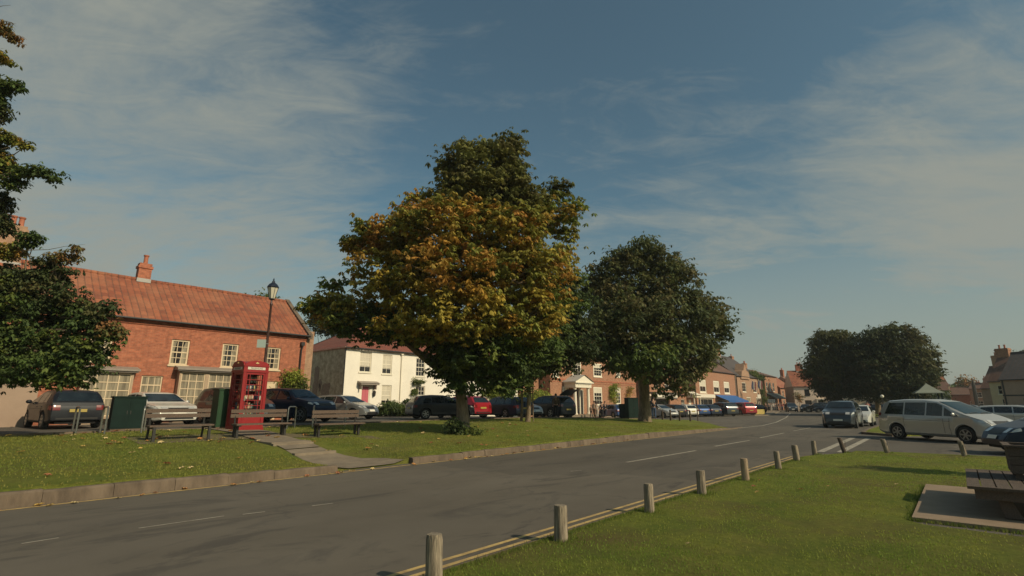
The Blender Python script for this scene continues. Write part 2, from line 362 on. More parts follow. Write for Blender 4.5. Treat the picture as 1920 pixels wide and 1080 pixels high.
M['bark'] = bark_mat(); M['pot'] = mat('chimney_pot', (.38, .13, .07), .8, var=.15); M['soil'] = mat('soil', (.06, .04, .025), .95, var=.3, vs=9, bump=.6)
M['lead'] = mat('lead', (.36, .35, .32), .6, var=.1)
# ------------------------------------------------------------------ ground
def structure(name, mb, m, smooth=False, kind='structure'):
    o = mb.build(name, m, None, smooth); tag(o, kind=kind); return o
g = MB(); g.quad((-2500, -2500, -.35), (2500, -2500, -.35), (2500, 2500, -.35), (-2500, 2500, -.35)); structure('ground', g, M['grass'])
def lin(a, b, st): return list(np.arange(a, b, st))+[b]
ss = lin(-60, 60, 1.5)+lin(64, 260, 8); nn_ = lin(-120, 10, 10)+lin(11, 24, .65)+lin(26, 60, 4)+lin(66, 120, 9)
g = MB(); vs = [(s, n, AS(s, n)) for n in nn_ for s in ss]; w = len(ss)
g.add(vs, [(j*w+i, j*w+i+1, (j+1)*w+i+1, (j+1)*w+i) for j in range(len(nn_)-1) for i in range(w-1)])
structure('road', g, M['asphalt'], 60)
# bank grass (left) with kerb
NK = 11.2
def nfront(s):
    if s < 34: return NK+.12
    return NK+.12+max(0, (s-34))*.05
tip = 43.5
def back2(s):   # rear boundary comes down to the tip of the island
    if s <= 33.5: return nback(s)
    return 21.6-(s-33.5)*.30
def isl_edges():
    # left bank polygon: front kerb n=11.3 from s=-30 to 35.6, then slanting back edge up to 44,17
    return
g = MB(); W_ = 46
svals = lin(-30, -4, 1.5)+lin(-3.6, 28, .4)+lin(28.5, 44.2, .5)
def nfr(s): return NK+.13 if s < 34.2 else NK+.13+(s-34.2)**1.0*.62
def nbk(s): return nback(s) if s < 41 else 21.6-(s-41)*1.3
rows = 44
vs = []
for s in svals:
    a, b = nfr(s), nbk(s)
    for j in range(rows+1):
        t = (j/rows)**1.25; n = a+(b-a)*t; vs.append((s, n, BH(s, n)))
k = rows+1
g.add(vs, [(i*k+j, (i+1)*k+j, (i+1)*k+j+1, i*k+j+1) for i in range(len(svals)-1) for j in range(rows)])
# skirts
for e in (0, rows):
    bot = [(v[0], v[1], AS(v[0], v[1])-.1) for v in vs[e::k]]; top = vs[e::k]; n = len(top)
    g.add(top+bot, [(i, i+1, n+i+1, n+i) for i in range(n-1)])
structure('grass_bank', g, M['grass'], 60)
# kerb: individual precast stones in one structure; opening at the path
g = MB(); s = -24.0
while s < 35.5:
    ln = .915
    if not (6.75 < s+ln/2 < 8.75):
        h = (.25-.017*max(s, -2) if s < 6.9 else .15+.004*(s-7) if s < 24 else max(.05, .2-(s-24)*.014))+random.uniform(-.012, .012)
        x1 = s+ln-.006; o = random.uniform(-.01, .01)
        if s < 6.75 < s+ln: x1 = 6.75
        nseg = 4
        def pr(x, q): return h+.012*noise.noise(Vector((x*3, q, 1)))
        M0 = None
        vs = []
        for i in range(nseg+1):
            x = s+(x1-s)*i/nseg; dd = .018*noise.noise(Vector((x*2.3, 4, 0)))
            vs += [(x, NK-.06+o+dd, -.02), (x, NK-.045+o+dd, pr(x, 0)-.03), (x, NK-.01+o+dd, pr(x, 1)), (x, NK+.15+o, pr(x, 2)), (x, NK+.15+o, -.02)]
        g.add(vs, [(i*5+j, (i+1)*5+j, (i+1)*5+j+1, i*5+j+1) for i in range(nseg) for j in range(4)]+[(0, 1, 2, 3, 4), tuple(nseg*5+j for j in (4, 3, 2, 1, 0))])
    s += ln
structure('kerb', g, M['kerb'])
# path from the road up to the benches, with two low steps
g = MB()
def ribbon(mb, pts, lift=.02, seg=6):
    # pts: list of ((x,y),(x,y)) left/right edges; draped on the bank
    vs = []
    for (a, b) in pts:
        for i in range(seg+1):
            t = i/seg; x = a[0]+(b[0]-a[0])*t; y = a[1]+(b[1]-a[1])*t; vs.append((x, y, max(BH(x, y), 0)+lift))
    k = seg+1; mb.add(vs, [(i*k+j, i*k+j+1, (i+1)*k+j+1, (i+1)*k+j) for i in range(len(pts)-1) for j in range(seg)])
L_ = [((6.8, 11.28), (8.75, 11.28)), ((6.85, 11.9), (8.7, 12.1)), ((6.9, 12.6), (8.45, 12.8)), ((6.95, 13.2), (8.3, 13.4)), ((7.0, 13.8), (8.2, 13.9)), ((7.05, 14.4), (8.15, 14.5))]
ribbon(g, L_, .015)
ribbon(g, [((7.05, 14.42), (8.15, 14.52)), ((7.1, 15.2), (8.2, 15.2)), ((7.1, 16.0), (8.25, 16.0)), ((7.1, 17.0), (8.3, 17.0)), ((7.1, 18.6), (8.4, 18.6)), ((7.1, 20.8), (8.4, 20.8))], .03)
structure('path', g, M['path'])
g = MB()
for (n0, z) in ((13.7, .0), (15.0, .0)):
    b = BH(7.7, n0+.2); g.box(6.98, 8.2, n0, n0+.16, b-.1, b+.055)
g.box(7.0, 8.2, 15.16, 16.4, BH(7.7, 15.6)-.2, BH(7.7, 15.6)+.06)
structure('path_steps', g, M['path'])
# worn ledge under the benches
g = MB()
ribbon(g, [((4.2, 16.7), (4.2, 18.4)), ((6.4, 16.9), (6.4, 18.4)), ((8.4, 16.7), (8.4, 18.1)), ((9.4, 16.0), (9.4, 17.0)), ((10.9, 15.0), (10.9, 16.0))], .008)
structure('path_edging', g, mat('bare_earth', (.15, .11, .065), .95, c2=(.10, .10, .03), vs=3, bump=.5))
# kerb between bank and parking
g = MB(); 
for a in np.arange(-20, 40.8, 1.0):
    n0, n1 = nback(a), nback(a+.98); z = AS(a, n0)
    g.add([(a, n0, z-.1), (a+.985, n1, z-.1), (a+.985, n1+.14, z-.1), (a, n0+.14, z-.1), (a, n0, z+.09), (a+.985, n1, z+.09), (a+.985, n1+.14, z+.09), (a, n0+.14, z+.09)],
          [(0, 1, 2, 3), (4, 5, 6, 7), (0, 1, 5, 4), (3, 2, 6, 7), (0, 3, 7, 4), (1, 2, 6, 5)])
structure('parking_kerb', g, M['kerb'])
# right-hand lawn
def LH(s, n):
    if 9.1 < s < 13.05 and n < .78: return -.02
    return .035+.05*noise.noise(Vector((s*.5, n*.5, 3)))*sm(3.4-n, 0, 1.5)*sm(20-s, 0, 2)
def nl(s):      # edge along the road
    if s < 17.5: return 3.92-.010*s
    return 3.745-.9*sm(s, 17.5, 20.3)
def send(n):    # edge along the side road
    return 20.9+.10*(3-n) if n < 2.6 else 20.75
g = MB(); sv = lin(-12, 0, 1.5)+lin(.5, 20.9, .34); vs = []
for s in sv:
    a, b = -40, nl(s)
    for j in range(61):
        t = 1-(1-j/60)**2.6; n = a+(b-a)*t; f = (s+12)/32.9; x = -12+f*(send(n)+12); vs.append((x, n, LH(x, n)))
g.add(vs, [(i*61+j, (i+1)*61+j, (i+1)*61+j+1, i*61+j+1) for i in range(len(sv)-1) for j in range(60)])
top = vs[60::61]; bot = [(v[0], v[1], -.05) for v in top]; n = len(top); g.add(top+bot, [(i, i+1, n+i+1, n+i) for i in range(n-1)])
top = vs[-61:]; bot = [(v[0], v[1], -.05) for v in top]; n = len(top); g.add(top+bot, [(i, i+1, n+i+1, n+i) for i in range(n-1)])
structure('lawn', g, M['grass_r'], 60)
g = MB()                                   # flush worn concrete edging between the lines and the grass
for a in np.arange(-12, 17.4, .915):
    b = a+.90; g.box(a, b, 3.83-.010*a, 3.98-.010*a, -.02, .022+random.uniform(-.004, .004))
structure('lawn_edging', g, M['kerb'])
# far green island with the big trees
def blobland(name, pts, z, m):
    g = MB(); g.prism(pts, 'z', -.05, z); return structure(name, g, m)
blobland('far_green', [(31.5, 2.6), (33, 4.0), (37, 4.25), (60, 4.5), (80, 9), (100, 14), (112, 14), (112, -2), (90, -6), (60, -1.5), (40, 1.0), (33, 1.4)], .09, M['grass'])
g = MB(); P_ = [(31.5, 2.6), (33, 4.0), (37, 4.25), (60, 4.5), (80, 9), (100, 14)]
for a, b in zip(P_, P_[1:]):
    d = (Vector(b)-Vector(a)); nrm = Vector((-d.y, d.x)).normalized()*.16
    g.prism([a, b, (b[0]+nrm.x, b[1]+nrm.y), (a[0]+nrm.x, a[1]+nrm.y)], 'z', -.05, .11)
structure('far_kerb', g, M['kerb'])
# pavement in front of the far shops
blobland('pavement', [(72, 20.4), (76, 19.6), (112, 27), (150, 33.4), (150, 36), (72, 33.9), (56, 33.9), (56, 30), (70, 29)], .10, M['path'])
blobland('house_pavement', [(44, 31.6), (66, 31.6), (66, 33.95), (44, 33.95)], .33, M['path'])
# painted markings
g = MB()
def strip(g, a, b, w, z=.004, seg=1):
    d = Vector(b)-Vector(a); nr = Vector((-d.y, d.x)).normalized()*w/2
    g.quad((a[0]-nr.x, a[1]-nr.y, z), (b[0]-nr.x, b[1]-nr.y, z), (b[0]+nr.x, b[1]+nr.y, z), (a[0]+nr.x, a[1]+nr.y, z))
for off in (0, .16):
    for a in np.arange(-12, 17.2, .8):
        strip(g, (a, 4.08-.010*a+off), (a+.8, 4.08-.010*(a+.8)+off), .062)
for a in np.arange(-24, 35, 1): strip(g, (a, NK-.17), (a+1, NK-.17), .09)
structure('yellow_lines', g, M['yellow'])
g = MB()
for u0, v0, u1, v1, w in [(1175, 867, 1305, 845, .10), (1340, 837, 1405, 826, .10), (1425, 821, 1470, 812, .10), (1488, 808, 1520, 802, .09)]:
    strip(g, at(u0, v0), at(u1, v1), w, .005)
for u0, v0, u1, v1 in [(260, 991, 420, 968), (455, 965, 497, 960), (585, 949, 624, 944), (40, 1020, 110, 1009), (1070, 884, 1090, 882)]:
    strip(g, at(u0, v0), at(u1, v1), .035, .005)
structure('white_lines', g, M['white_line'])
g = MB()
strip(g, (19.9, 3.72), (28.9, 4.0), .22, .0052); strip(g, (20.2, 3.2), (29.1, 3.42), .22, .0052)
structure('junction_lines', g, M['white_line'])
g = MB(); prev = None
for q in [(1385, 803), (1430, 798), (1455, 792), (1474, 783), (1482, 774)]:
    p = at(*q)
    if prev: strip(g, prev, p, .14, .006)
    prev = p
structure('kerb_line', g, M['white_line'])
# ------------------------------------------------------------------ buildings
def wall_holes(mb, x0, x1, z0, z1, holes, y=0.0, dep=.2):
    xs = sorted({x0, x1} | {min(max(h[i], x0), x1) for h in holes for i in (0, 1)}); zs = sorted({z0, z1} | {min(max(h[i], z0), z1) for h in holes for i in (2, 3)})
    for a, b in zip(xs, xs[1:]):
        for c, d in zip(zs, zs[1:]):
            mx, mz = (a+b)/2, (c+d)/2
            if any(h[0] < mx < h[1] and h[2] < mz < h[3] for h in holes): continue
            mb.quad((a, y, c), (b, y, c), (b, y, d), (a, y, d))
    for a, b, c, d in holes:
        mb.quad((a, y, c), (a, y+dep, c), (a, y+dep, d), (a, y, d)); mb.quad((b, y, c), (b, y+dep, c), (b, y+dep, d), (b, y, d))
        mb.quad((a, y, c), (b, y, c), (b, y+dep, c), (a, y+dep, c)); mb.quad((a, y, d), (b, y, d), (b, y+dep, d), (a, y+dep, d))
def window(root, x0, x1, z0, z1, y=0, cols=3, rows=4, fm='frame_white', fw=.075, curtain=None, sill=True, rec=.06, mid=True, drape=0, blind=0, bt=.014):
    g = MB(); e = .001
    g.box(x0, x0+fw, y+rec, y+rec+.07, z0, z1).box(x1-fw, x1, y+rec, y+rec+.07, z0, z1)
    g.box(x0+fw, x1-fw, y+rec, y+rec+.07, z1-fw, z1).box(x0+fw, x1-fw, y+rec, y+rec+.07, z0, z0+fw)
    a, b, c, d = x0+fw, x1-fw, z0+fw, z1-fw; t = bt
    for i in range(1, cols): x = a+(b-a)*i/cols; g.box(x-t, x+t, y+rec+.02, y+rec+.055, c, d)
    for i in range(1, rows):
        z = c+(d-c)*i/rows; tt = .03 if (mid and i*2 == rows) else t; g.box(a, b, y+rec+.018, y+rec+.057, z-tt, z+tt)
    w = g.build('window', M[fm], root)
    p = MB(); p.quad((x0+.02, y+rec+.04, z0+.02), (x1-.02, y+rec+.04, z0+.02), (x1-.02, y+rec+.04, z1-.02), (x0+.02, y+rec+.04, z1-.02))
    if curtain and drape == 0:
        p.build('curtain', M[curtain], w, fix=False)
    else:
        p.build('pane', M['pane'], w, fix=False)
        if curtain:
            q = MB(); wd = (b-a)*drape; yy = y+rec+.036
            q.add([(a, yy, c), (a+wd*.5, yy, c), (a+wd*.35, yy, (c+d)/2), (a+wd*.6, yy, d), (a, yy, d)], [(0, 1, 2, 3, 4)])
            q.add([(b, yy, c), (b-wd, yy, c), (b-wd*.8, yy, (c+d)/2), (b-wd*.35, yy, d), (b, yy, d)], [(0, 1, 2, 3, 4)])
            q.build('curtain', M[curtain], w, fix=False)
        if blind:
            q = MB(); yy = y+rec+.034; q.quad((a, yy, d-(d-c)*blind), (b, yy, d-(d-c)*blind), (b, yy, d), (a, yy, d)); q.build('blind', M['curtain_w'], w, fix=False)
    if sill:
        s = MB(); s.box(x0-.06, x1+.06, y-.06, y+rec, z0-.09, z0); s.build('sill', M[fm], w)
    return w
def roof_slopes(root, x0, x1, dep, ze, zr, m, corr=False, hip0=0, hip1=0, ov=.22, y0=0):
    g = MB(); r0, r1 = x0+hip0, x1-hip1; ym = dep/2; sl = (zr-ze)/ym
    def slope(sg):
        def fn(u, v):
            yl = -ov*(1-v)+ym*v if sg > 0 else dep+ov-(dep+ov-ym)*v
            z = ze+.02+sl*((yl) if sg > 0 else (dep-yl)); a = x0-ov*.5+(r0-x0+ov*.5)*v; b = x1+ov*.5+(r1-x1-ov*.5)*v; x = a+(b-a)*u
            if corr: z += .055*abs(math.sin(math.pi*x/.30))+.06*noise.noise(Vector((x*.25, v*2, 0)))-.045*((v*14+.001) % 1)+.05*noise.noise(Vector((math.floor(x/.3)*.7, math.floor(v*14), 0)))*.4
            return (x, y0+yl, z)
        return fn
    nu = int((x1-x0)/.075) if corr else 10; nv = 70 if corr else 5
    g.grid(slope(1), nu, nv); g.grid(slope(-1), 12, 4)
    for hx, rx, sg in ((x0, r0, -1), (x1, r1, 1)):
        if (hip0 if sg < 0 else hip1):
            g.add([(hx+sg*ov*.5, y0-ov, ze+.02-sl*ov), (hx+sg*ov*.5, y0+dep+ov, ze+.02-sl*ov), (rx, y0+ym, zr+.02)], [(0, 1, 2)])
    o = g.build('roof', m, root, 50 if corr else False, fix=False)
    k = MB(); pts = []; n = max(2, int((r1-r0)/.45))
    for i in range(n):
        a = r0+(r1-r0)*i/n; b = r0+(r1-r0)*(i+1)/n-.015; zz = zr+.03+.05*noise.noise(Vector((a*.25, 2, 0)))*corr
        k.tube([(a, y0+ym, zz), (b, y0+ym, zz)], .11, 8)
    k.build('ridge_tile', m, o, 50)
    return o
def chimney(parent, x, y, z0, z1, w=.9, d=.6, pots=2, wall='brick_red', along='x'):
    g = MB(); g.box(x-w/2, x+w/2, y-d/2, y+d/2, z0, z1-.3).box(x-w/2-.05, x+w/2+.05, y-d/2-.05, y+d/2+.05, z1-.3, z1-.16).box(x-w/2+.01, x+w/2-.01, y-d/2+.01, y+d/2-.01, z1-.16, z1)
    c = g.build('chimney', M[wall], parent)
    for i in range(pots):
        f = (i+.5)/pots-.5; px, py = (x+f*w*.8, y) if along == 'x' else (x, y+f*d*.8)
        q = MB(); q.lathe([(.10, 0), (.13, .02), (.11, .08), (.105, .42), (.14, .46), (.14, .52), (.10, .53)], (px, py, z1), 10); q.build('chimney_pot', M['pot'], c, 40)
    f = MB(); f.box(x-w/2-.03, x+w/2+.03, y-d/2-.03, y+d/2+.03, z0+.1, z0+.32); f.build('flashing', M['lead'], c)
    return c
def house(name, label, x0, y0, L, dep, zb, ze, zr, wall='brick_red', roof='pantile', holes=(), rz=0, hip0=0, hip1=0, corr=False, cat='house', side=None, gable=True, plinth=0):
    root = thing(name, label, cat, (x0, y0, zb), rz)
    ze -= zb; zr -= zb
    g = MB(); wall_holes(g, 0, L, -.5, ze, [h[:4] for h in holes])
    g.quad((L, 0, -.5), (L, dep, -.5), (L, dep, ze), (L, 0, ze)); g.quad((L, dep, -.5), (0, dep, -.5), (0, dep, ze), (L, dep, ze))
    if not side: g.quad((0, dep, -.5), (0, 0, -.5), (0, 0, ze), (0, dep, ze))
    g.box(.05, L-.05, .21, .24, -.4, ze-.05)
    if not hip1 and gable: g.add([(L, 0, ze), (L, dep, ze), (L, dep/2, zr)], [(0, 1, 2)])
    if not hip0 and gable: g.add([(0, 0, ze), (0, dep, ze), (0, dep/2, zr)], [(0, 1, 2)])
    g.build('wall', M[wall], root, fix=False)
    if side:
        g = MB(); g.quad((0, dep, -.5), (0, 0, -.5), (0, 0, ze), (0, dep, ze)); g.build('side_wall', M[side], root, fix=False)
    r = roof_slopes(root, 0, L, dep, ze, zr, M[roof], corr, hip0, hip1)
    gt = MB(); gt.tube([(-.1, -.27, ze-.08), (L+.1, -.27, ze-.08)], .055, 8); gt.build('gutter', M['trim'], root, 40)
    for h in holes:
        kind = h[4] if len(h) > 4 else 'w'; kw = h[5] if len(h) > 5 else {}
        if kind == 'w': window(root, *h[:4], **kw)
        elif kind == 'd': door(root, *h[:4], **kw)
    return root, r
def door(root, x0, x1, z0, z1, m='frame_white', fm='frame_white', y=.06):
    g = MB(); g.box(x0, x0+.08, y-.02, y+.06, z0, z1).box(x1-.08, x1, y-.02, y+.06, z0, z1).box(x0+.08, x1-.08, y-.02, y+.06, z1-.08, z1)
    d = g.build('door_frame', M[fm], root)
    g = MB(); a, b = x0+.08, x1-.08; g.box(a, b, y, y+.05, z0, z1-.08); w = (b-a)
    for i in (0, 1):
        for (c, e) in ((.12, .42), (.5, .9)):
            g.box(a+w*(.1+.45*i), a+w*(.45+.45*i), y-.012, y, z0+(z1-z0)*c, z0+(z1-z0)*e)
    q = g.build('door', M[m], root); k = MB(); k.ball((b-.1, y-.04, z0+1.0), .03, 8, 5); k.build('handle', M['chrome'], q)
def pxh(rect, n, x0, zb):
    """a rectangle seen on a facade plane, as local wall coordinates"""
    u0, v0, u1, v1 = rect; a = fac(u0, (v0+v1)/2, n); b = fac(u1, (v0+v1)/2, n); um = (u0+u1)/2
    return (a[0]-x0, b[0]-x0, fac(um, v1, n)[1]-zb, fac(um, v0, n)[1]-zb)
# --- long red brick house
NB = 31.0; X0 = -14.0; ZB = .62; LR = 15.9-X0
uw = [dict(cols=3, rows=4, fm='frame_cream', fw=.085, curtain='curtain', drape=.42)]
H = []
for a in (-9.2, -3.6, .6, 5.15, 8.5, 11.0, 13.45): H.append((a-X0, a-X0+.86, 3.55-ZB, 4.88-ZB, 'w', uw[0]))
H.append((7.42-X0, 8.34-X0, 2.0-ZB, 2.95-ZB, 'w', dict(cols=3, rows=2, fm='frame_cream', fw=.06, curtain='curtain')))
H.append((13.5-X0, 14.35-X0, .02, 2.85-ZB, 'd', dict(m='frame_cream', fm='frame_cream')))
root, rf = house('brick_house', 'long red brick house with orange pantile roof and shop bay behind the telephone box', X0, NB, LR, 7, ZB, 5.82, 8.45, 'brick_red', 'pantile', H, corr=True)
def bay(root, x0, x1, z0, z1, n, rows=4, proj=.42, hood_ov=.25, sub=3, fm='bay_wood'):
    g = MB(); y = -proj; g.box(x0, x1, y+.04, .0, -.3, z0)
    for i in range(n+1):
        x = x0+(x1-x0)*i/n; w = .09; g.box(max(x0, x-w), min(x1, x+w), y, y+.10, z0, z1)
    g.box(x0, x1, y, y+.10, z1-.12, z1).box(x0-.05, x1+.05, y-.06, y+.1, z0-.1, z0+.02)
    g.box(x0, x0+.06, y+.1, 0, z0, z1).box(x1-.06, x1, y+.1, 0, z0, z1)
    b = g.build('bay_window', M[fm], root)
    for i in range(n):
        a = x0+(x1-x0)*i/n+.09; c = x0+(x1-x0)*(i+1)/n-.09
        window(b, a, c, z0+.02, z1-.12, y, cols=sub, rows=rows, fm='frame_cream', fw=.045, bt=.020, curtain='curtain', sill=False, rec=.03, mid=False)
    h = MB(); h.prism([(y-hood_ov, z1), (0, z1), (0, z1+.24), (y-hood_ov, z1+.09)], 'x', x0-.18, x1+.18); h.box(x0-.12, x1+.12, y-hood_ov+.08, y, z1-.07, z1-.002); h.build('hood', M['hood'], b)
    return b
bay(root, 8.95-X0, 12.9-X0, 1.45-ZB, 3.28-ZB, 3, 4)
bay(root, 5.0-X0, 7.0-X0, .95-ZB, 3.1-ZB, 1, 5, sub=4)
c0 = fac(265, 540, 34.5)
chimney(rf, c0[0]-X0, 3.5, 8.2-ZB, 9.42-ZB, .62, .5, 1)
c1 = fac(8, 490, 34.5); chimney(rf, c1[0]-X0, 3.5, 8.0-ZB, 10.2-ZB, 1.1, .7, 3, 'brick_pale')
g = MB(); y0_, zt = -.1, 5.75-ZB
g.add([(LR-.02, -.25, zt-.2), (LR+.25, -.25, zt-.2), (LR+.25, -.25, zt+.12), (LR-.02, -.25, zt+.12), (LR-.02, 3.5, 8.45-ZB-.2), (LR+.25, 3.5, 8.45-ZB-.2), (LR+.25, 3.5, 8.45-ZB+.2), (LR-.02, 3.5, 8.45-ZB+.2)], [(0, 1, 2, 3), (4, 5, 6, 7), (0, 1, 5, 4), (3, 2, 6, 7), (0, 3, 7, 4), (1, 2, 6, 5)])
g.add([(LR-.02, 7.25, zt-.2), (LR+.25, 7.25, zt-.2), (LR+.25, 7.25, zt+.12), (LR-.02, 7.25, zt+.12), (LR-.02, 3.5, 8.45-ZB-.2), (LR+.25, 3.5, 8.45-ZB-.2), (LR+.25, 3.5, 8.45-ZB+.2), (LR-.02, 3.5, 8.45-ZB+.2)], [(0, 1, 2, 3), (4, 5, 6, 7), (0, 1, 5, 4), (3, 2, 6, 7), (0, 3, 7, 4), (1, 2, 6, 5)])
g.build('gable_coping', M['kerb'], root)
g = MB(); g.tube([(LR-.35, -.1, -.2), (LR-.35, -.1, 4.2), (LR-.30, -.16, 4.5)], .045, 8); g.box(LR-.42, LR-.2, -.2, 0, 4.5, 4.72); g.build('downpipe', M['trim'], root, 40)
g = MB(); g.box(LR+.02, LR+.5, .05, 1.0, -.4, 5.85-ZB+.25); g.build('end_pier', M['brick_pale'], root)
g = MB(); g.box(8.9-X0, 9.7-X0, -.028, 0, 0, 0); 
# dentil / plat band lines
g = MB(); g.box(0, LR, -.05, 0, 5.5-ZB, 5.57-ZB).box(0, LR, -.08, 0, 5.62-ZB, 5.74-ZB); g.build('eaves_band', M['brick_red'], root)
# beige rendered outbuilding to the left
g = MB(); b = thing('garage', 'low beige rendered garage with grey doors behind the parked hatchback', 'garage', (-9, 29.6, .6))
g.box(0, 12.5, 0, 1.3, -.2, 2.15).box(4.3, 6.8, -.03, 0, 0, .2); g.build('wall', M['beige_wall'], b)
g = MB(); g.box(-.1, 12.6, -.12, 1.35, 2.15, 2.27); g.build('coping', M['hood'], b)
for a in (1.0, 4.8, 8.2):
    g = MB(); g.box(a, a+2.3, -.03, -.002, 0, 1.95); 
    for k in range(6): g.box(a+.1+k*.36, a+.42+k*.36, -.05, -.03, .08, 1.88)
    g.build('door', M['bay_wood'], b)
# --- white houses with flint side
X1 = 21.7; NW = 36.0; ZW = .55
def r2(r, n, x0, zb): return pxh(r, n, x0, zb)
H = [r2((674.5, 659, 696.5, 698), NW, X1, ZW)+('w', dict(cols=2, rows=4, blind=.72)), r2((717, 665, 735, 701.5), NW, X1, ZW)+('w', dict(cols=2, rows=4, blind=.72)),
     r2((715, 722, 733.5, 761), NW, X1, ZW)+('w', dict(cols=2, rows=4, blind=.75)), r2((780, 671.5, 797, 706), NW, X1, ZW)+('w', dict(cols=3, rows=4)),
     r2((779, 724, 796.5, 758), NW, X1, ZW)+('w', dict(cols=3, rows=4)), r2((852, 678, 868, 710), NW, X1, ZW)+('w', dict(cols=3, rows=4))]
M['pink_door'] = mat('pink_door', (.55, .13, .16), .5)
dd = r2((676.5, 723, 692.5, 770), NW, X1, ZW); H.append((dd[0], dd[1], .08, dd[3], 'd', dict(m='pink_door', fm='frame_white')))
root, rf = house('white_house', 'white rendered two storey house with red pantile roof and flint side wall', X1, NW, 21, 9, ZW, 5.95, 8.5, 'white_wall', 'pantile_dark', H, hip0=4.2, corr=True, side='flint')
g = MB(); g.box(dd[0]-.35, dd[1]+.55, -.5, 0, dd[3]+.05, dd[3]+.18); g.prism([(-.55, dd[3]+.18), (0, dd[3]+.18), (0, dd[3]+.36)], 'x', dd[0]-.42, dd[1]+.62); g.box(dd[0]-.25, dd[0]-.17, -.4, 0, dd[3]-.3, dd[3]+.05).box(dd[1]+.3, dd[1]+.38, -.4, 0, dd[3]-.3, dd[3]+.05); g.build('door_canopy', M['hood'], root)
lx = fac(700, 737, NW); g = MB(); g.lathe([(.03, -.28), (.09, -.2), (.12, .1), (.03, .22)], (lx[0]-X1, -.16, lx[1]-ZW), 8); g.box(lx[0]-X1-.02, lx[0]-X1+.02, -.16, 0, lx[1]-ZW-.3, lx[1]-ZW-.25); g.build('wall_lantern', M['metal_dark'], root)
g = MB(); g.tube([(5.42, -.07, -.1), (5.42, -.07, 5.1)], .045, 8); g.box(5.3, 5.54, -.18, 0, 5.1, 5.3); g.build('downpipe', M['frame_white'], root, 40)
g = MB(); g.tube([(.0, -.05, -.1), (.0, -.05, 5.3)], .04, 8); g.build('downpipe', M['trim'], root, 40)
g = MB()
for (a, b, c, d) in ((1.9, 3.2, 1.2, 3.2), (3.7, 4.5, 1.0, 4.6), (3.2, 3.7, 2.6, 3.5)):
    g.grid(lambda u, v, a=a, b=b, c=c, d=d: (-.012, a+(b-a)*u+.25*noise.noise(Vector((u*3, v*5, a))), c-.6+(d-c)*v+.25*noise.noise(Vector((v*3, u*5, a)))), 10, 12)
g.build('bare_brick_patch', M['brick_pale'], root, fix=False)
chimney(rf, 12, 4.5, 7.6, 9.4, 1.0, .6, 2)
# --- Georgian red brick house with portico
NG = 34.0; X2 = 45.9; ZG = .22; LG = 66.0-X2
H = []
gk = dict(cols=3, rows=4, fm='frame_white', fw=.16, rec=-.02, blind=.3)
for r in ((1055, 725, 1066.5, 765), (1113, 726, 1128.7, 760), (1154, 727, 1163.5, 758), (1036.5, 688, 1047.5, 707), (1073, 675, 1089, 706.5), (1112.3, 682, 1127.7, 706.5), (1155, 686, 1162.5, 707)):
    h = pxh(r, NG, X2, ZG)
    if h[0] > 0: H.append(h+('w', gk))
h = pxh((1082, 729, 1092, 770), NG, X2, ZG); H.append((h[0], h[1]+.3, .1, 3.0, 'd', dict(m='metal_dark')))
root, rf = house('georgian_house', 'symmetrical orange brick house with white columned porch and white sash windows', X2, NG, LG, 9, ZG, 7.6, 10.2, 'brick_orange', 'brown_tile', H, hip1=3, hip0=3)
g = MB(); g.box(0, LG, -.06, 0, 4.2-ZG, 4.36-ZG).box(0, LG, -.04, 0, 3.95-ZG, 4.02-ZG); g.build('string_course', M['brick_red'], root)
g = MB(); g.box(-.2, LG+.2, -.35, 0, 7.35-ZG, 7.6-ZG); g.build('cornice', M['frame_white'], root)
pa = fac(1077, 760, NG-1.3)[0]-X2; pb = fac(1105, 760, NG-1.3)[0]-X2; ph = 3.2-ZG
g = MB()
for x in (pa+.18, pb-.18):
    g.lathe([(.27, 0), (.27, .12), (.2, .16), (.19, ph*.4), (.165, ph-.12), (.23, ph-.08), (.24, ph)], (x, -1.3, .15), 14)
g.box(pa, pa+.3, -.12, 0, .15, ph+.15).box(pb-.3, pb, -.12, 0, .15, ph+.15)
p_ = g.build('porch_column', M['frame_white'], root, 40)
g = MB(); zt = ph+.15; g.box(pa-.12, pb+.12, -1.6, 0, zt, zt+.5).box(pa-.35, pb+.35, -1.8, 0, zt+.5, zt+.62)
xm = (pa+pb)/2; g.prism([(pa-.3, zt+.62), (pb+.3, zt+.62), (xm, zt+1.35)], 'y', -1.72, 0)
g.build('pediment', M['frame_white'], root)
g = MB(); g.add([(pa-.45, -1.85, zt+.64), (xm, -1.85, zt+1.45), (xm, 0, zt+1.45), (pa-.45, 0, zt+.64)], [(0, 1, 2, 3)]); g.add([(pb+.45, -1.85, zt+.64), (xm, -1.85, zt+1.45), (xm, 0, zt+1.45), (pb+.45, 0, zt+.64)], [(0, 1, 2, 3)]); g.build('porch_roof', M['lead'], root, fix=False)
g = MB()
for k in range(9): x = pa+(pb-pa)*(k+.5)/9; g.box(x-.05, x+.05, -1.82, -1.8, zt+.4, zt+.5)
g.build('dentils', M['lead'], root)
g = MB(); g.box(pa-.3, pb+.3, -1.7, 0, -.1, .14); g.build('porch_step', M['slab'], root)
chimney(rf, 4, 4.5, 9.2, 11.6, 1.6, .7, 3); chimney(rf, LG-4, 4.5, 9.2, 11.6, 1.6, .7, 3)
# yellow brick house hidden behind the middle trees
hh = [(a, a+.8, z, z+1.4, 'w', dict(cols=3, rows=4)) for a in (.6, 2.0) for z in (.9, 3.6)][:3]
house('side_house', 'orange brick house half hidden behind the middle trees', 42.8, 35.5, 3.0, 8, .3, 6.6, 8.8, 'brick_orange', 'brown_tile', hh)
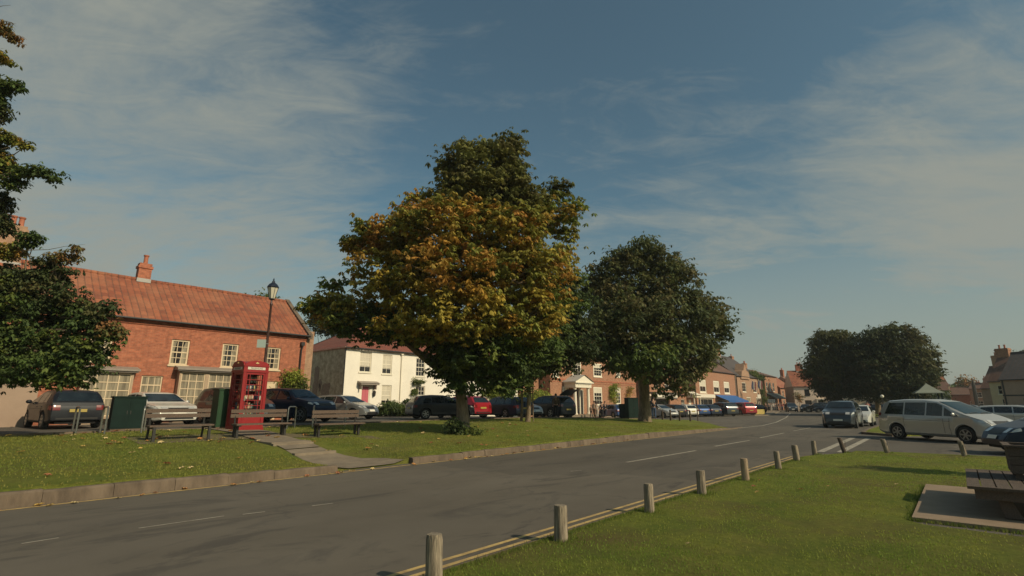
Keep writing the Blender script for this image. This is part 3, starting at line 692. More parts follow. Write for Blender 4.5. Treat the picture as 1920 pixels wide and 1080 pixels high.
# --- shops
def wrow(xs, z0, z1, w, **k): return [(x, x+w, z0, z1, 'w', k) for x in xs]
root, rf = house('corner_shop', 'brick shop with grey canopy board behind the round tree trunk', 66.3, 33.6, 13.2, 8, .1, 5.9, 8.3, 'brick_orange', 'pantile_dark', wrow((1.2, 4.6, 8.2), 3.6, 5.0, 1.5, cols=2, rows=2)+[(3.2, 9.2, .1, 2.1, 'w', dict(cols=4, rows=1, fm='trim', sill=False))])
M['fascia_grey'] = mat('fascia_grey', (.16, .15, .13), .6); M['fascia_white'] = mat('fascia_white', (.74, .68, .56), .6)
g = MB(); g.box(2.6, 9.8, -1.2, 0, 2.75, 3.1); g.build('canopy', M['fascia_grey'], root); g = MB(); g.box(2.6, 9.8, -1.26, -1.21, 2.35, 2.72); g.build('signboard', M['fascia_white'], root)
g = MB(); g.box(2.6, 9.8, -1.2, 0, 2.15, 2.33); g.build('canopy_soffit', M['fascia_grey'], root)
g = MB(); g.box(.3, .75, -.5, 0, 0, 2.5).box(1.6, 2.05, -.5, 0, 0, 2.5).box(.1, 2.2, -.6, 0, 2.5, 2.8); g.build('doorcase', M['pink_wall'], root)
root, rf = house('low_cottage', 'low brick cottage with white boarded porch beside the hedge', 80.0, 34.0, 7.2, 6, .05, 3.0, 5.0, 'brick_orange', 'pantile', [(4.3, 5.4, .1, 2.2, 'd', dict(m='frame_white')), (1.2, 2.6, 1, 2.2, 'w', dict(cols=2, rows=2))])
g = MB(); g.box(3.6, 6.6, -1.2, 0, 2.5, 2.9); g.prism([(-1.4, 2.9), (0, 2.9), (0, 3.5)], 'x', 3.5, 6.7); g.box(3.7, 3.85, -1.2, -1.05, 0, 2.5).box(6.35, 6.5, -1.2, -1.05, 0, 2.5); g.build('porch', M['frame_white'], root)
H = wrow((2.0, 8.8, 14.5), 3.35, 5.7, 3.2, cols=2, rows=2, fw=.3, blind=.5)+[(1.0, 8.0, .3, 2.5, 'w', dict(cols=3, rows=1, fm='frame_white', fw=.2, sill=False)), (10.5, 19, .3, 2.4, 'w', dict(cols=4, rows=1, fm='trim', sill=False))]
root, rf = house('brick_shop', 'tall orange brick shop with white upper windows and a blue awning', 87.6, 34, 21.8, 9, .05, 7.5, 10.4, 'brick_orange', 'brown_tile', H)
g = MB(); g.box(.6, 8.6, -.25, -.002, 2.55, 3.15); g.build('signboard', M['fascia_white'], root)
M['awning_blue'] = mat('awning_blue', (.02, .11, .33), .6, var=.15, vs=1)
g = MB(); g.grid(lambda u, v: (9.2+11.6*u, -.02-2.4*v, 3.1-1.05*v-.05*math.sin(v*3.1)), 12, 6); g.grid(lambda u, v: (9.2+11.6*u, -2.42, 2.05-.28*v-.04*abs(math.sin(u*40))), 40, 2); aw = g.build('awning', M['awning_blue'], root, fix=False)
g = MB(); g.tube([(9.3, -.05, 2.2), (9.3, -2.35, 2.02)], .03, 6).tube([(20.7, -.05, 2.2), (20.7, -2.35, 2.02)], .03, 6); g.build('awning_arm', M['steel'], aw)
g = MB(); g.box(21.3, 21.8, -.04, 0, 0, 7.2); 
for k in range(14): g.box(21.2, 21.8, -.06, -.04, .2+k*.5, .42+k*.5)
g.build('quoins', M['kerb'], root)
H = wrow((3.0, 10.5), 3.9, 5.9, 2.6, cols=3, rows=3, fw=.15)+wrow((5.2, 12), .8, 2.9, 3.0, cols=2, rows=2, fw=.18, curtain='curtain')
root, rf = house('ivy_hotel', 'gabled brick inn draped in ivy with a dark slate roof and flags', 110.2, 34.0, 17.6, 12, .05, 7.2, 12.2, 'brick_pale', 'slate', H, gable=True)
g = MB()
for a in (5.2,):
    g.prism([(a-3, 6.6), (a+3, 6.6), (a+2.2, 8.2), (a+1.1, 8.4), (a, 9.9), (a-1.1, 8.4), (a-2.2, 8.2)], 'y', -.25, 1.6)
g.build('shaped_gable', M['brick_pale'], root)
chimney(rf, 6.5, 6, 11.6, 14.4, 2.6, 1.2, 3, 'brick_orange'); chimney(rf, 16.8, 6, 9.6, 12.6, 1.4, .8, 1, 'brick_orange')
root, rf = house('end_shop', 'narrow brick shop with striped canopy beyond the ivy covered inn', 128.4, 33.5, 10.5, 9, .05, 8.0, 9.6, 'brick_orange', 'brown_tile', wrow((.8, 3.6, 6.4), 4.4, 6.4, 1.5, cols=2, rows=2)+[(.8, 8, .4, 2.6, 'w', dict(cols=4, rows=1, sill=False))], hip0=2)
g = MB(); g.prism([(-2.2, 2.6), (0, 3.9), (0, 4.0), (-2.2, 2.7)], 'x', .3, 9.8); g.build('canopy', mat('canopy_green', (.09, .12, .10), .6), root); chimney(rf, 1.5, 4.5, 9.0, 11.0, 1.4, .8, 2, 'brick_orange')
root, rf = house('terrace_house', 'plain orange brick terrace house at the far end of the row', 139.5, 33, 14, 8, .05, 5.4, 8.6, 'brick_orange', 'pantile', wrow((1.5, 5.5, 9.5), 3.2, 4.6, 1.4, cols=2, rows=2)+wrow((1.5, 9.5), .9, 2.4, 1.6, cols=2, rows=2))
root, rf = house('terrace_house', 'second terrace house with darker tiled roof at the end of the row', 154, 32, 13, 8, .05, 5.8, 8.8, 'brick_pale', 'brown_tile', wrow((1.5, 5.5, 9.5), 3.2, 4.6, 1.4, cols=2, rows=2)); chimney(rf, 2, 4, 8.2, 10.6, 1.3, .8, 2)
# --- pink-white cottage closing the street
def placed(u, d):  # ground point seen in direction u at axial depth d
    p = pt(u, 757, d); return p.x, p.y
p = placed(1491, 112)
H = wrow((2.1, 4.6, 7.0, 9.6), 3.25, 4.65, 1.0, cols=2, rows=2, fm='trim', fw=.08)+wrow((2.0, 9.5), .95, 2.3, 1.3, cols=2, rows=2, fm='trim')+[(4.5, 5.6, .05, 2.3, 'd', dict(m='metal_dark')), (7.0, 8.0, .95, 2.2, 'w', dict(cols=2, rows=2, fm='trim'))]
root, rf = house('pink_cottage', 'pale pink rendered cottage with bright red tiled roof beyond the road bend', p[0], p[1], 14, 9, 0, 5.3, 8.9, 'pink_wall', 'pantile', H, rz=R(-66), side='beige_wall')
chimney(rf, 2.6, 4.5, 8.5, 10.4, 1.4, .8, 2); g = MB(); g.box(4.2, 5.9, -.6, 0, 2.45, 2.6).box(4.25, 4.4, -.55, 0, 0, 2.45).box(5.7, 5.85, -.55, 0, 0, 2.45); g.build('door_canopy', M['frame_white'], root)
# --- cream buildings behind the trees on the green
for (u, d, L, ze, zr, rz, wall, roof, nm, lb) in [
    (1583, 104, 9, 3.6, 5.2, -74, 'cream_wall', 'pantile_dark', 'cream_cottage', 'low cream cottage glimpsed under the dark trees behind the dark off-road car'),
    (1660, 96, 7.5, 3.6, 5.0, -78, 'cream_wall', 'slate', 'cream_cottage', 'low cream cottage with slate roof between two tree trunks'),
    (1725, 92, 4.4, 3.9, 5.6, -82, 'white_wall', 'brown_tile', 'white_cottage', 'small white cottage just left of the green shelter'),
    (1755, 118, 3.2, 5.2, 8.6, -70, 'brick_red', 'pantile', 'gabled_house', 'steep red gabled house rising behind the shelter'),
    (1772, 96, 1.1, 4.9, 6.0, -82, 'cream_wall', 'brown_tile', 'narrow_house', 'narrow cream house end to the right of the shelter'),
    (1783, 128, 9, 3.8, 5.6, -84, 'brick_red', 'brown_tile', 'brown_house', 'low brown roofed house far behind the silver people carrier'),
    (1822, 118, 4, 5.0, 6.2, -100, 'brick_pale', 'brown_tile', 'gabled_house', 'grey gabled house far off near the church like spike')]:
    p = placed(u, d); n_ = max(1, int(L/2.6))
    if L < 2: hs = []
    else: hs = [((i+.25)*L/n_, (i+.25)*L/n_+min(1.1, L/n_*.5), 1.0, 2.2, 'w', dict(cols=2, rows=2, fm='frame_white')) for i in range(n_)]
    if ze > 4.5 and L > 2: hs += [((i+.25)*L/n_, (i+.25)*L/n_+min(1.1, L/n_*.5), 3.0, 4.1, 'w', dict(cols=2, rows=2, fm='frame_white')) for i in range(n_)]
    root, rf = house(nm, lb, p[0], p[1], L, 6, 0, ze, zr, wall, roof, hs, rz=R(rz))
    if L > 3: chimney(rf, L*.7, 3, zr-.4, zr+1.2, .9, .6, 2)
# shelter
p = placed(1743, 60); t = thing('shelter', 'small open shelter with a pale green pyramid roof on the far green', 'shelter', (p[0], p[1], 0), R(10))
g = MB(); g.lathe([(1.95, 2.75), (1.9, 2.84), (1.2, 3.15), (.1, 3.85), (.02, 4.0)], seg=4, ph=R(45)); g.build('roof', mat('shelter_roof', (.23, .25, .20), .7), t)
for x in (-1.1, 1.1):
    for y in (-1.1, 1.1): g = MB(); g.box(x-.07, x+.07, y-.07, y+.07, 0, 2.78); g.build('post', M['green_metal'], t)
g = MB(); g.box(-1.1, 1.1, 1.05, 1.1, .4, 2.0).box(-1.1, -1.05, -1.0, 1.05, .4, 2.0); g.build('back_panel', M['cream_wall'], t)
# --- right-hand houses
p = placed(1884, 55); root, rf = house('timbered_house', 'dark roofed pale house with black beams at the right edge', p[0], p[1], 14, 8.5, 0, 4.15, 7.2, 'beige_wall', 'slate', wrow((1.6, 5), .9, 2.1, 1.3, cols=2, rows=2, fm='trim')+wrow((2.0, 6), 2.7, 3.5, 1.0, cols=2, rows=2, fm='trim'), rz=R(-112), side='beige_wall')
g = MB()
for x in (.1, 3.3, 6.9): g.box(x, x+.14, -.03, -.001, .1, 4.0)
g.box(0, 12, -.034, -.0312, 2.35, 2.5); g.build('beam', M['trim'], root)
p = placed(1862, 70); root, rf = house('chimney_house', 'brown roofed house with two tall orange brick chimneys left of the dark roofed house', p[0], p[1], 12, 9, 0, 4.6, 8.6, 'cream_wall', 'brown_tile', wrow((.8, 3.4), 2.8, 4, 1.0, cols=2, rows=2)+wrow((1.0,), .9, 2.2, 1.6, cols=2, rows=2), rz=R(-114))
chimney(rf, .6, 4.3, 6.8, 9.3, 1.5, 1.0, 2, 'brick_orange'); chimney(rf, 4.6, 4.4, 6.4, 9.2, 1.9, .9, 3, 'brick_orange')
p = placed(1845, 82); root, rf = house('grey_house', 'grey green rendered house with a long brown roof left of the tall chimneys', p[0], p[1], 10, 9, 0, 4.0, 7.6, 'beige_wall', 'brown_tile', wrow((1.4, 4.4), .9, 2.2, 1.3, cols=2, rows=2, fm='trim'), rz=R(-112)); chimney(rf, 1.4, 4.4, 6.8, 9.4, 1.5, .9, 2, 'brick_pale')
p = placed(1832, 100); t = thing('spire_post', 'thin dark pointed post rising above the far right rooftops', 'post', (p[0], p[1], 0)); g = MB(); g.lathe([(.35, 0), (.3, 5), (.28, 5.2), (.02, 6.6)], seg=8); g.build('post', M['metal_dark'], t)
# ------------------------------------------------------------------ vehicles
def paint(name, c, metal=.4, rough=.30): return mat(name, c, rough if sum(c) > .15 else .42, metal, .5 if sum(c) > .15 else .25, coat=.7 if sum(c) > .15 else .22)
PT = {k: paint('paint_'+k, c, m) for k, c, m in [('grey', (.010, .012, .017), .1), ('silver', (.50, .48, .43), .4), ('white', (.72, .68, .58), 0), ('navy', (.010, .020, .045), .1), ('dark', (.02, .023, .028), .4),
     ('black', (.012, .012, .014), .2), ('red', (.34, .012, .02), .2), ('blue', (.02, .06, .18), .4), ('lightgrey', (.30, .30, .28), .5), ('slate', (.05, .06, .07), .5), ('evoque', (.045, .052, .060), .5), ('palewhite', (.62, .60, .53), .1)]}
TYPES = {
 # top outline measured from the rear bumper (x) and height (z); fractions are metres
 'hatch': dict(L=4.2, W=1.78, H=1.47, wb=2.6, fo=.82, wr=.315, belt=.93, top=[(0, .52), (.03, .82), (.10, .98), (.42, 1.33), (.62, 1.42), (1.3, 1.47), (2.0, 1.455), (2.35, 1.40), (3.13, 1.02), (3.3, .97), (3.85, .82), (4.08, .66), (4.2, .45)],
   win=[[(.62, .97), (1.12, .97), (1.12, 1.33), (.80, 1.30)], [(1.18, .965), (1.98, .955), (1.98, 1.36), (1.18, 1.345)], [(2.05, .955), (2.98, .95), (2.42, 1.32), (2.05, 1.36)]], ws=(1.04, 1.37), rs=(1.02, 1.34)),
 'suv': dict(L=4.75, W=1.92, H=1.76, wb=2.8, fo=.85, wr=.37, belt=1.13, top=[(0, .55), (.02, .95), (.07, 1.15), (.30, 1.55), (.5, 1.70), (1.3, 1.76), (2.2, 1.75), (2.75, 1.68), (3.42, 1.24), (3.6, 1.18), (4.35, 1.06), (4.62, .92), (4.72, .72), (4.75, .5)],
   win=[[(.58, 1.18), (1.12, 1.17), (1.12, 1.58), (.75, 1.55)], [(1.18, 1.165), (2.08, 1.155), (2.08, 1.61), (1.18, 1.60)], [(2.15, 1.155), (3.22, 1.15), (2.78, 1.55), (2.15, 1.61)]], ws=(1.26, 1.65), rs=(1.20, 1.60)),
 'mpv': dict(L=4.72, W=1.85, H=1.75, wb=2.82, fo=.95, wr=.325, belt=1.04, top=[(0, .55), (.02, .92), (.08, 1.10), (.30, 1.58), (.5, 1.70), (1.3, 1.755), (2.2, 1.74), (2.75, 1.66), (3.82, 1.14), (4.0, 1.07), (4.42, .92), (4.62, .74), (4.72, .48)],
   win=[[(.42, 1.10), (1.30, 1.08), (1.30, 1.60), (.62, 1.58)], [(1.37, 1.08), (2.26, 1.06), (2.26, 1.60), (1.37, 1.60)], [(2.33, 1.06), (2.98, 1.05), (2.98, 1.46), (2.72, 1.57), (2.33, 1.60)], [(3.05, 1.05), (3.62, 1.04), (3.05, 1.40)]], ws=(1.15, 1.63), rs=(1.15, 1.6)),
 'estate': dict(L=4.7, W=1.80, H=1.46, wb=2.75, fo=.88, wr=.32, belt=.92, top=[(0, .5), (.03, .85), (.08, .95), (.35, 1.30), (.55, 1.40), (1.4, 1.46), (2.4, 1.45), (2.75, 1.40), (3.5, 1.0), (3.68, .95), (4.3, .82), (4.58, .66), (4.7, .42)],
   win=[[(.42, .96), (1.2, .955), (1.2, 1.33), (.62, 1.30)], [(1.27, .955), (2.15, .95), (2.15, 1.345), (1.27, 1.345)], [(2.22, .95), (3.3, .94), (2.78, 1.31), (2.22, 1.345)]], ws=(1.02, 1.36), rs=(1.0, 1.32)),
 'saloon': dict(L=4.8, W=1.83, H=1.44, wb=2.88, fo=.85, wr=.33, belt=.92, top=[(0, .5), (.03, .88), (.12, 1.0), (.75, 1.06), (1.45, 1.38), (1.7, 1.43), (2.3, 1.44), (2.75, 1.39), (3.55, 1.0), (3.7, .95), (4.4, .84), (4.68, .70), (4.8, .42)],
   win=[[(1.05, .98), (1.35, .97), (1.35, 1.27)], [(1.42, .96), (2.2, .95), (2.2, 1.33), (1.5, 1.31)], [(2.27, .95), (3.3, .94), (2.8, 1.29), (2.27, 1.33)]], ws=(1.02, 1.35), rs=(1.08, 1.35)),
}
def interp(pts, x):
    if x <= pts[0][0]: return pts[0][1]
    for (a, b), (c, d) in zip(pts, pts[1:]):
        if x <= c: return b+(d-b)*(x-a)/(c-a)
    return pts[-1][1]
WHEELS = {}
def wheel_meshes(r, spokes=6):
    k = (round(r, 3), spokes)
    if k in WHEELS: return WHEELS[k]
    g = MB(); g.lathe([(r*.66, -.09), (r*.94, -.105), (r, -.07), (r, .07), (r*.94, .105), (r*.66, .09)], seg=28, axis='y'); t = g.build('tyre', M['tyre'], None, 40)
    g = MB(); g.lathe([(r*.67, -.08), (r*.67, -.098), (r*.62, -.10), (r*.60, -.05), (r*.12, -.05), (r*.12, .05), (r*.6, .05), (r*.67, .09)], seg=24, axis='y')
    for i in range(spokes):
        M_ = Matrix.Rotation(2*math.pi*i/spokes, 4, 'Y'); g.box(-r*.085, r*.085, -.097, -.055, r*.1, r*.63, M_)
    g.ball((0, -.09, 0), (r*.13, .02, r*.13), 10, 6)
    m = g.build('rim', [M['rim']], None, 40)
    g = MB(); g.lathe([(r*.60, -.052), (r*.60, -.05)], seg=20, axis='y'); d = g.build('brake', M['under'], None)
    WHEELS[k] = (t.data, m.data, d.data)
    for o in (t, m, d): bpy.data.objects.remove(o)
    return WHEELS[k]
def car(kind, pm, x, y, heading, label, cat='car', z=None, group='parked and passing cars', detail=2, name='parked_car', scale=1, roofrails=False, glass='car_glass', boot_open=False):
    T = TYPES[kind]; L, W, H = T['L'], T['W'], T['H']; wr = T['wr']; xf = L-T['fo']; xr = xf-T['wb']; belt = T['belt']; top = T['top']; sill = .23
    Rr = wr+.055
    def plan(q):
        e = 1
        if q < .7: e = .86+.14*math.sin(math.pi/2*q/.7)**.8
        if q > L-.9: e = .74+.26*math.sin(math.pi/2*min(1, (L-q)/.9))**.75
        return e
    xs = set(np.round(np.arange(0, L+.001, .09 if detail > 1 else .16), 3)) | {round(p[0], 3) for p in top} | {.015, .04, L-.015, L-.045, L}
    for w in (xr, xf):
        for t in np.linspace(-1, 1, 15 if detail > 1 else 9): xs.add(round(w+Rr*math.sin(t*math.pi/2), 3))
        xs.add(round(w-Rr-.004, 3)); xs.add(round(w+Rr+.004, 3))
    xs = sorted(v for v in xs if 0 <= v <= L)
    g = MB(); vs = []; NR = 12
    for q in xs:
        zt = interp(top, q); zb = min(belt, zt-.035); w = W/2*plan(q)
        zl = sill+(.16*(1-min(1, q/.25))+.10*(1-min(1, (L-q)/.3)))*.6
        for c in (xr, xf):
            if abs(q-c) < Rr: zl = max(zl, wr+math.sqrt(Rr*Rr-(q-c)**2))
        zl = min(zl, zb-.12)
        gh = max(0, (zt-zb)/(H-belt)); wtop = w*(1-.23*min(1, gh))
        prof = [(w*.93, zl), (w*.985, zl+.10*(zb-zl)), (w*.975, zl+.3*(zb-zl)), (w*1.0, zl+.68*(zb-zl)), (w*.985, zb-.05*(zb-zl)), (w*.955, zb)]
        h = zt-zb
        prof += [(w*.955+(wtop*.97-w*.955)*.5, zb+h*.42), (wtop*.97, zb+h*.80), (wtop*.90, zb+h*.93), (wtop*.72, zb+h*.985), (wtop*.4, zb+h*1.0), (0, zb+h*1.005)]
        vs += [(q, p[0], p[1]) for p in prof]+[(q, -p[0], p[1]) for p in reversed(prof[:-1])]
    n = 2*NR-1; fs = []
    for i in range(len(xs)-1):
        for j in range(n-1): fs.append((i*n+j, (i+1)*n+j, (i+1)*n+j+1, i*n+j+1))
    fs.append(tuple(range(n))); fs.append(tuple(reversed(range((len(xs)-1)*n, len(xs)*n))))
    vs = [(a-L/2, b, c) for a, b, c in vs]; g.add(vs, fs)
    root = thing(name, label, cat, (x, y, AS(x, y)+.004 if z is None else z), heading, group)
    if scale != 1: root.scale = (scale,)*3
    body = g.build('body', pm, root, 32)
    bv = BVHTree.FromPolygons([Vector(v) for v in vs], fs)
    def proj(corners, view, nu=8, nv=4, eps=.006):
        mb = MB()
        if len(corners) == 3: corners = [corners[0], corners[1], corners[2], corners[2]]
        polys = [corners] if len(corners) == 4 else [[corners[0], corners[1], corners[2], corners[3]], [corners[0], corners[3], corners[4], corners[4]]]
        for cs in polys:
            a, b, c, d = [Vector(q) for q in cs]
            def fn(u, v):
                p = (a*(1-u)+b*u)*(1-v)+(d*(1-u)+c*u)*v
                if view in ('L', 'R'):
                    sg = 1 if view == 'L' else -1; o = Vector((p.x-L/2, sg*3, p.y)); dr = Vector((0, -sg, 0))
                elif view == 'T': o = Vector((p.x-L/2, p.y, 4)); dr = Vector((0, 0, -1))
                else:
                    sg = 1 if view == 'F' else -1; o = Vector((sg*5, p.x, p.y)); dr = Vector((-sg, 0, 0))
                h = bv.ray_cast(o, dr)
                if h[0] is None: h = bv.find_nearest(o+dr*(2.2 if view in 'LR' else 3))
                nn = h[1] if h[1].dot(dr) < 0 else -h[1]
                return h[0]+nn*eps*.7-dr*eps
            mb.grid(fn, nu, nv)
        return mb
    gm = M[glass]
    for side in 'LR':
        for wn in T['win']: proj(wn, side, 8, 5).build('side_window', gm, root, 60, fix=False)
    hw = W/2
    c0, c1 = T['ws']; proj([(-hw*.80, c0), (hw*.80, c0), (hw*.66, c1), (-hw*.66, c1)], 'F', 12, 6, .008).build('windscreen', gm, root, 60, fix=False)
    c0, c1 = T['rs']; proj([(-hw*.74, c0), (hw*.74, c0), (hw*.60, c1), (-hw*.60, c1)], 'B', 12, 6, .008).build('rear_window', gm, root, 60, fix=False)
    zl_ = belt-.28
    for sg in (1, -1):
        def q4(a, b, c, d): return [(sg*a, c), (sg*b, c), (sg*b, d), (sg*a, d)]
        proj(q4(hw*.46, hw*.70, zl_+.02, zl_+.16), 'F', 6, 3, .010).build('headlight', M['headlight'], root, 60, fix=False)
        s_ = 'L' if sg > 0 else 'R'
        proj([(L-.42, zl_+.08), (L-.16, zl_+.03), (L-.16, zl_+.14), (L-.42, zl_+.17)], s_, 5, 3, .010).build('headlight', M['headlight'], root, 60, fix=False)
        tz = belt-.16 if kind != 'mpv' else belt+.02
        proj(q4(hw*.60, hw*.84, tz-.08, tz+.10), 'B', 5, 3, .010).build('taillight', M['taillight'], root, 60, fix=False)
        proj([(.03, tz-.08), (.24, tz-.05), (.24, tz+.08), (.05, tz+.10)], s_, 4, 3, .010).build('taillight', M['taillight'], root, 60, fix=False)
    proj([(-hw*.40, zl_-.02), (hw*.40, zl_-.02), (hw*.44, zl_+.12), (-hw*.44, zl_+.12)], 'F', 10, 3, .007).build('grille', M['trim'], root, 60, fix=False)
    proj([(-hw*.62, .30), (hw*.62, .30), (hw*.55, .44), (-hw*.55, .44)], 'F', 10, 3, .007).build('lower_intake', M['trim'], root, 60, fix=False)
    proj([(-.26, .47), (.26, .47), (.26, .58), (-.26, .58)], 'F', 4, 1, .018).build('number_plate', M['plate_w'], root, fix=False)
    pz = .62 if kind in ('suv', 'hatch', 'estate') else .52
    proj([(-.26, pz), (.26, pz), (.26, pz+.11), (-.26, pz+.11)], 'B', 4, 1, .018).build('number_plate', M['plate_y'], root, fix=False)
    proj([(-hw*.7, .30), (hw*.7, .30), (hw*.7, .42), (-hw*.7, .42)], 'B', 10, 2, .006).build('rear_valance', M['trim'], root, 60, fix=False)
    if detail > 1:
        sm_ = MB()
        def seam(side, pts):
            for a, b in zip(pts, pts[1:]):
                d = (Vector(b)-Vector(a)).normalized()*.006; nx, nz = -d.y, d.x
                m = proj([(a[0]-nx, a[1]-nz), (b[0]-nx, b[1]-nz), (b[0]+nx, b[1]+nz), (a[0]+nx, a[1]+nz)], side, 6, 1, .003); sm_.add(m.v, m.f)
        wx = T['win']; xa = wx[-2][1][0]+.03 if len(wx) > 3 else wx[1][1][0]+.035; xb = wx[1][0][0]-.03; xc = xf-Rr-.12
        for s_ in 'LR':
            seam(s_, [(xa, .30), (xa, belt-.01)]); seam(s_, [(xc, .30), (xc-.05, .6), (xc, belt-.06)]); seam(s_, [(xb, belt-.02), (xb-.02, .75), (max(xb-.05, xr+Rr+.02), .55)])
            seam(s_, [(xc, .31), (xr+Rr+.04, .31)])
            seam(s_, [(xc, belt-.20), (xr+.1, belt-.17)])
        sm_.build('door_seam', M['seam'], root, fix=False)
        for s_ in (1, -1):
            for hx in (xa-.16, xb-.05 if xb > xr else xr):
                h = bv.ray_cast(Vector((hx-L/2, s_*3, belt-.11)), Vector((0, -s_, 0)))
                if h[0]: k = MB(); p = h[0]; k.box(p.x-.09, p.x+.09, p.y-.012, p.y+.022 if s_ > 0 else p.y+.012, p.z-.015, p.z+.015) if s_ > 0 else k.box(p.x-.09, p.x+.09, p.y-.022, p.y+.012, p.z-.015, p.z+.015); k.build('door_handle', pm, root)
        wp = MB()
        for yy in (-.45, .15):
            a = bv.ray_cast(Vector((5, yy, T['ws'][0]+.02)), Vector((-1, 0, 0)))[0]; b = bv.ray_cast(Vector((5, yy+.5, T['ws'][0]+.05)), Vector((-1, 0, 0)))[0]
            if a and b: wp.tube([a+Vector((.02, 0, .015)), b+Vector((.02, 0, .02))], .008, 5)
        if wp.v: wp.build('wiper', M['trim'], root)
    mx = T['win'][-1][1][0]-.12-L/2
    for sg in (1, -1):
        h = bv.ray_cast(Vector((mx, sg*3, belt+.04)), Vector((0, -sg, 0)))[0]
        k = MB(); k.ball((mx, h.y+sg*.13, belt+.08), (.055, .10, .075), 10, 7); k.box(mx-.02, mx+.03, min(h.y, h.y+sg*.1), max(h.y, h.y+sg*.1), belt+.02, belt+.05); k.build('wing_mirror', pm, root, 60)
    k = MB(); k.box(-L/2+.12, L/2-.16, -hw*.68, hw*.68, .19, belt-.25); k.build('underbody', M['under'], root)
    td, rd, bd = wheel_meshes(wr, 6 if kind != 'suv' else 5)
    for cx in (xr, xf):
        for sg in (1, -1):
            w = bpy.data.objects.new('wheel', td) ; col.objects.link(w); w.parent = root; w.location = (cx-L/2, sg*(hw-.115), wr); w.rotation_euler = (0, random.random()*3, math.pi if sg > 0 else 0)
            w.name = 'wheel'
            for nm, dt in (('rim', rd), ('brake_disc', bd)):
                o = bpy.data.objects.new(nm, dt); col.objects.link(o); o.parent = w
    if roofrails:
        for sg in (1, -1):
            k = MB(); k.tube([(-1.5, sg*.62, H-.05), (-1.4, sg*.62, H+.03), (.3, sg*.62, H+.03), (.45, sg*.62, H-.06)], .018, 6); k.build('roof_rail', M['chrome'], root)
    if boot_open:
        k = MB(); k.grid(lambda u, v: (-L/2+.35-1.05*v*.95, (u-.5)*1.35*(1-.1*v), H+.02+.42*math.sin(v*1.5)), 8, 8); k.grid(lambda u, v: (-L/2+.35-1.05*v*.95, (u-.5)*1.35*(1-.1*v), H-.03+.42*math.sin(v*1.5)), 8, 8); k.build('boot_lid', pm, root, 60)
    return root
def uz(u, d): p = pt(u, 757, d); return p.x, p.y
CG = 'cars parked along the upper street'; CS = 'cars parked in front of the shops'
car('hatch', PT['grey'], 4.1, 27.3, R(93), 'dark grey hatchback parked nose to the garage with its yellow plate facing us', group=CG)
car('saloon', PT['palewhite'], 7.15, 27.2, R(278), 'white saloon facing us behind the leftmost bench', group=CG)
car('mpv', PT['slate'], 10.75, 27.7, R(279), 'dark grey car mostly hidden behind the telephone box', group=CG)
car('suv', PT['navy'], 13.55, 27.3, R(287), 'dark navy off-road car facing us beside the white lamp plates', group=CG, roofrails=False)
car('hatch', PT['lightgrey'], 17.7, 29.0, R(290), 'silver grey hatchback facing us in front of the flint wall', group=CG)
car('hatch', PT['dark'], 22.1, 25.0, R(-20), 'black hatchback seen side-on just left of the large autumn tree trunk', group=CG)
car('hatch', PT['red'], 24.6, 25.7, R(88), 'red hatchback parked just right of the large autumn tree trunk', group=CG)
car('estate', PT['navy'], 27.4, 24.4, R(80), 'navy estate car with pale rear light behind the slim middle trunks', group=CG)
car('hatch', PT['silver'], 31.0, 26.2, R(268), 'silver hatchback facing us right of the slim middle trunks', group=CG)
car('suv', PT['dark'], 34.2, 25.6, R(80), 'black off-road car with its tailgate raised in front of the brick house', group=CG, boot_open=True)
car('hatch', PT['slate'], 37.3, 27.4, R(80), 'grey hatchback between the raised tailgate and the white porch', group=CG)
def cz(kind, p, u, d, h, lab, **k): x, y = uz(u, d); return car(kind, PT[p], x, y, R(h), lab, group=CS, detail=1, **k)
cz('hatch', 'blue', 1149, 57, 62, 'small blue hatchback right of the white porch')
cz('hatch', 'silver', 1237, 57, 250, 'silver hatchback just right of the round tree trunk')
cz('hatch', 'black', 1255, 60, 60, 'black hatchback between the silver and the white hatchbacks')
cz('hatch', 'white', 1278, 62, 60, 'white hatchback in front of the low hedge')
cz('hatch', 'blue', 1300, 64, 60, 'blue hatchback right of the white hatchback by the shops')
cz('hatch', 'navy', 1322, 65, 58, 'navy hatchback between the blue hatchback and the grey off-road car')
cz('suv', 'slate', 1351, 66, 55, 'grey off-road car under the left end of the blue awning')
cz('suv', 'red', 1388, 70, 50, 'bright red off-road car under the blue awning')
cz('hatch', 'grey', 1411, 77, 48, 'dark grey hatchback just beyond the bright red car')
cz('mpv', 'slate', 1483, 100, 200, 'grey van parked at the far end of the road left of the pink cottage')
cz('hatch', 'black', 1510, 96, 186, 'small black car with headlights facing us in front of the pink cottage')
cz('suv', 'black', 1531, 94, 110, 'black off-road car side-on before the pink cottage door')
cz('estate', 'navy', 1549, 92, 110, 'navy estate car partly behind the dark off-road car on the road')
cz('hatch', 'navy', 1640, 84, 95, 'small navy car under the dark trees on the green')
car('suv', PT['evoque'], 41.6, 6.15, R(181), 'dark grey off-road car driving towards us along the road', name='moving_car', group='cars on the right of the road')
car('hatch', PT['palewhite'], 45.8, 5.75, R(182), 'white car almost hidden behind the oncoming dark off-road car', name='moving_car', group='cars on the right of the road')
car('mpv', PT['silver'], 29.3, .65, R(235), 'silver people carrier standing across the side road', group='cars on the right of the road', glass='car_glass_green')
car('estate', PT['silver'], *uz(1905, 34.5), R(262), 'silver estate car behind the bonnet of the silver people carrier', group='cars on the right of the road')
car('hatch', PT['navy'], 23.5, -2.55, R(112), 'dark blue car with its nose behind the wooden planter seat', group='cars on the right of the road')
car('hatch', PT['slate'], *uz(1920, 47), R(200), 'slate blue car at the right edge below the timbered house', group='cars on the right of the road', detail=1)
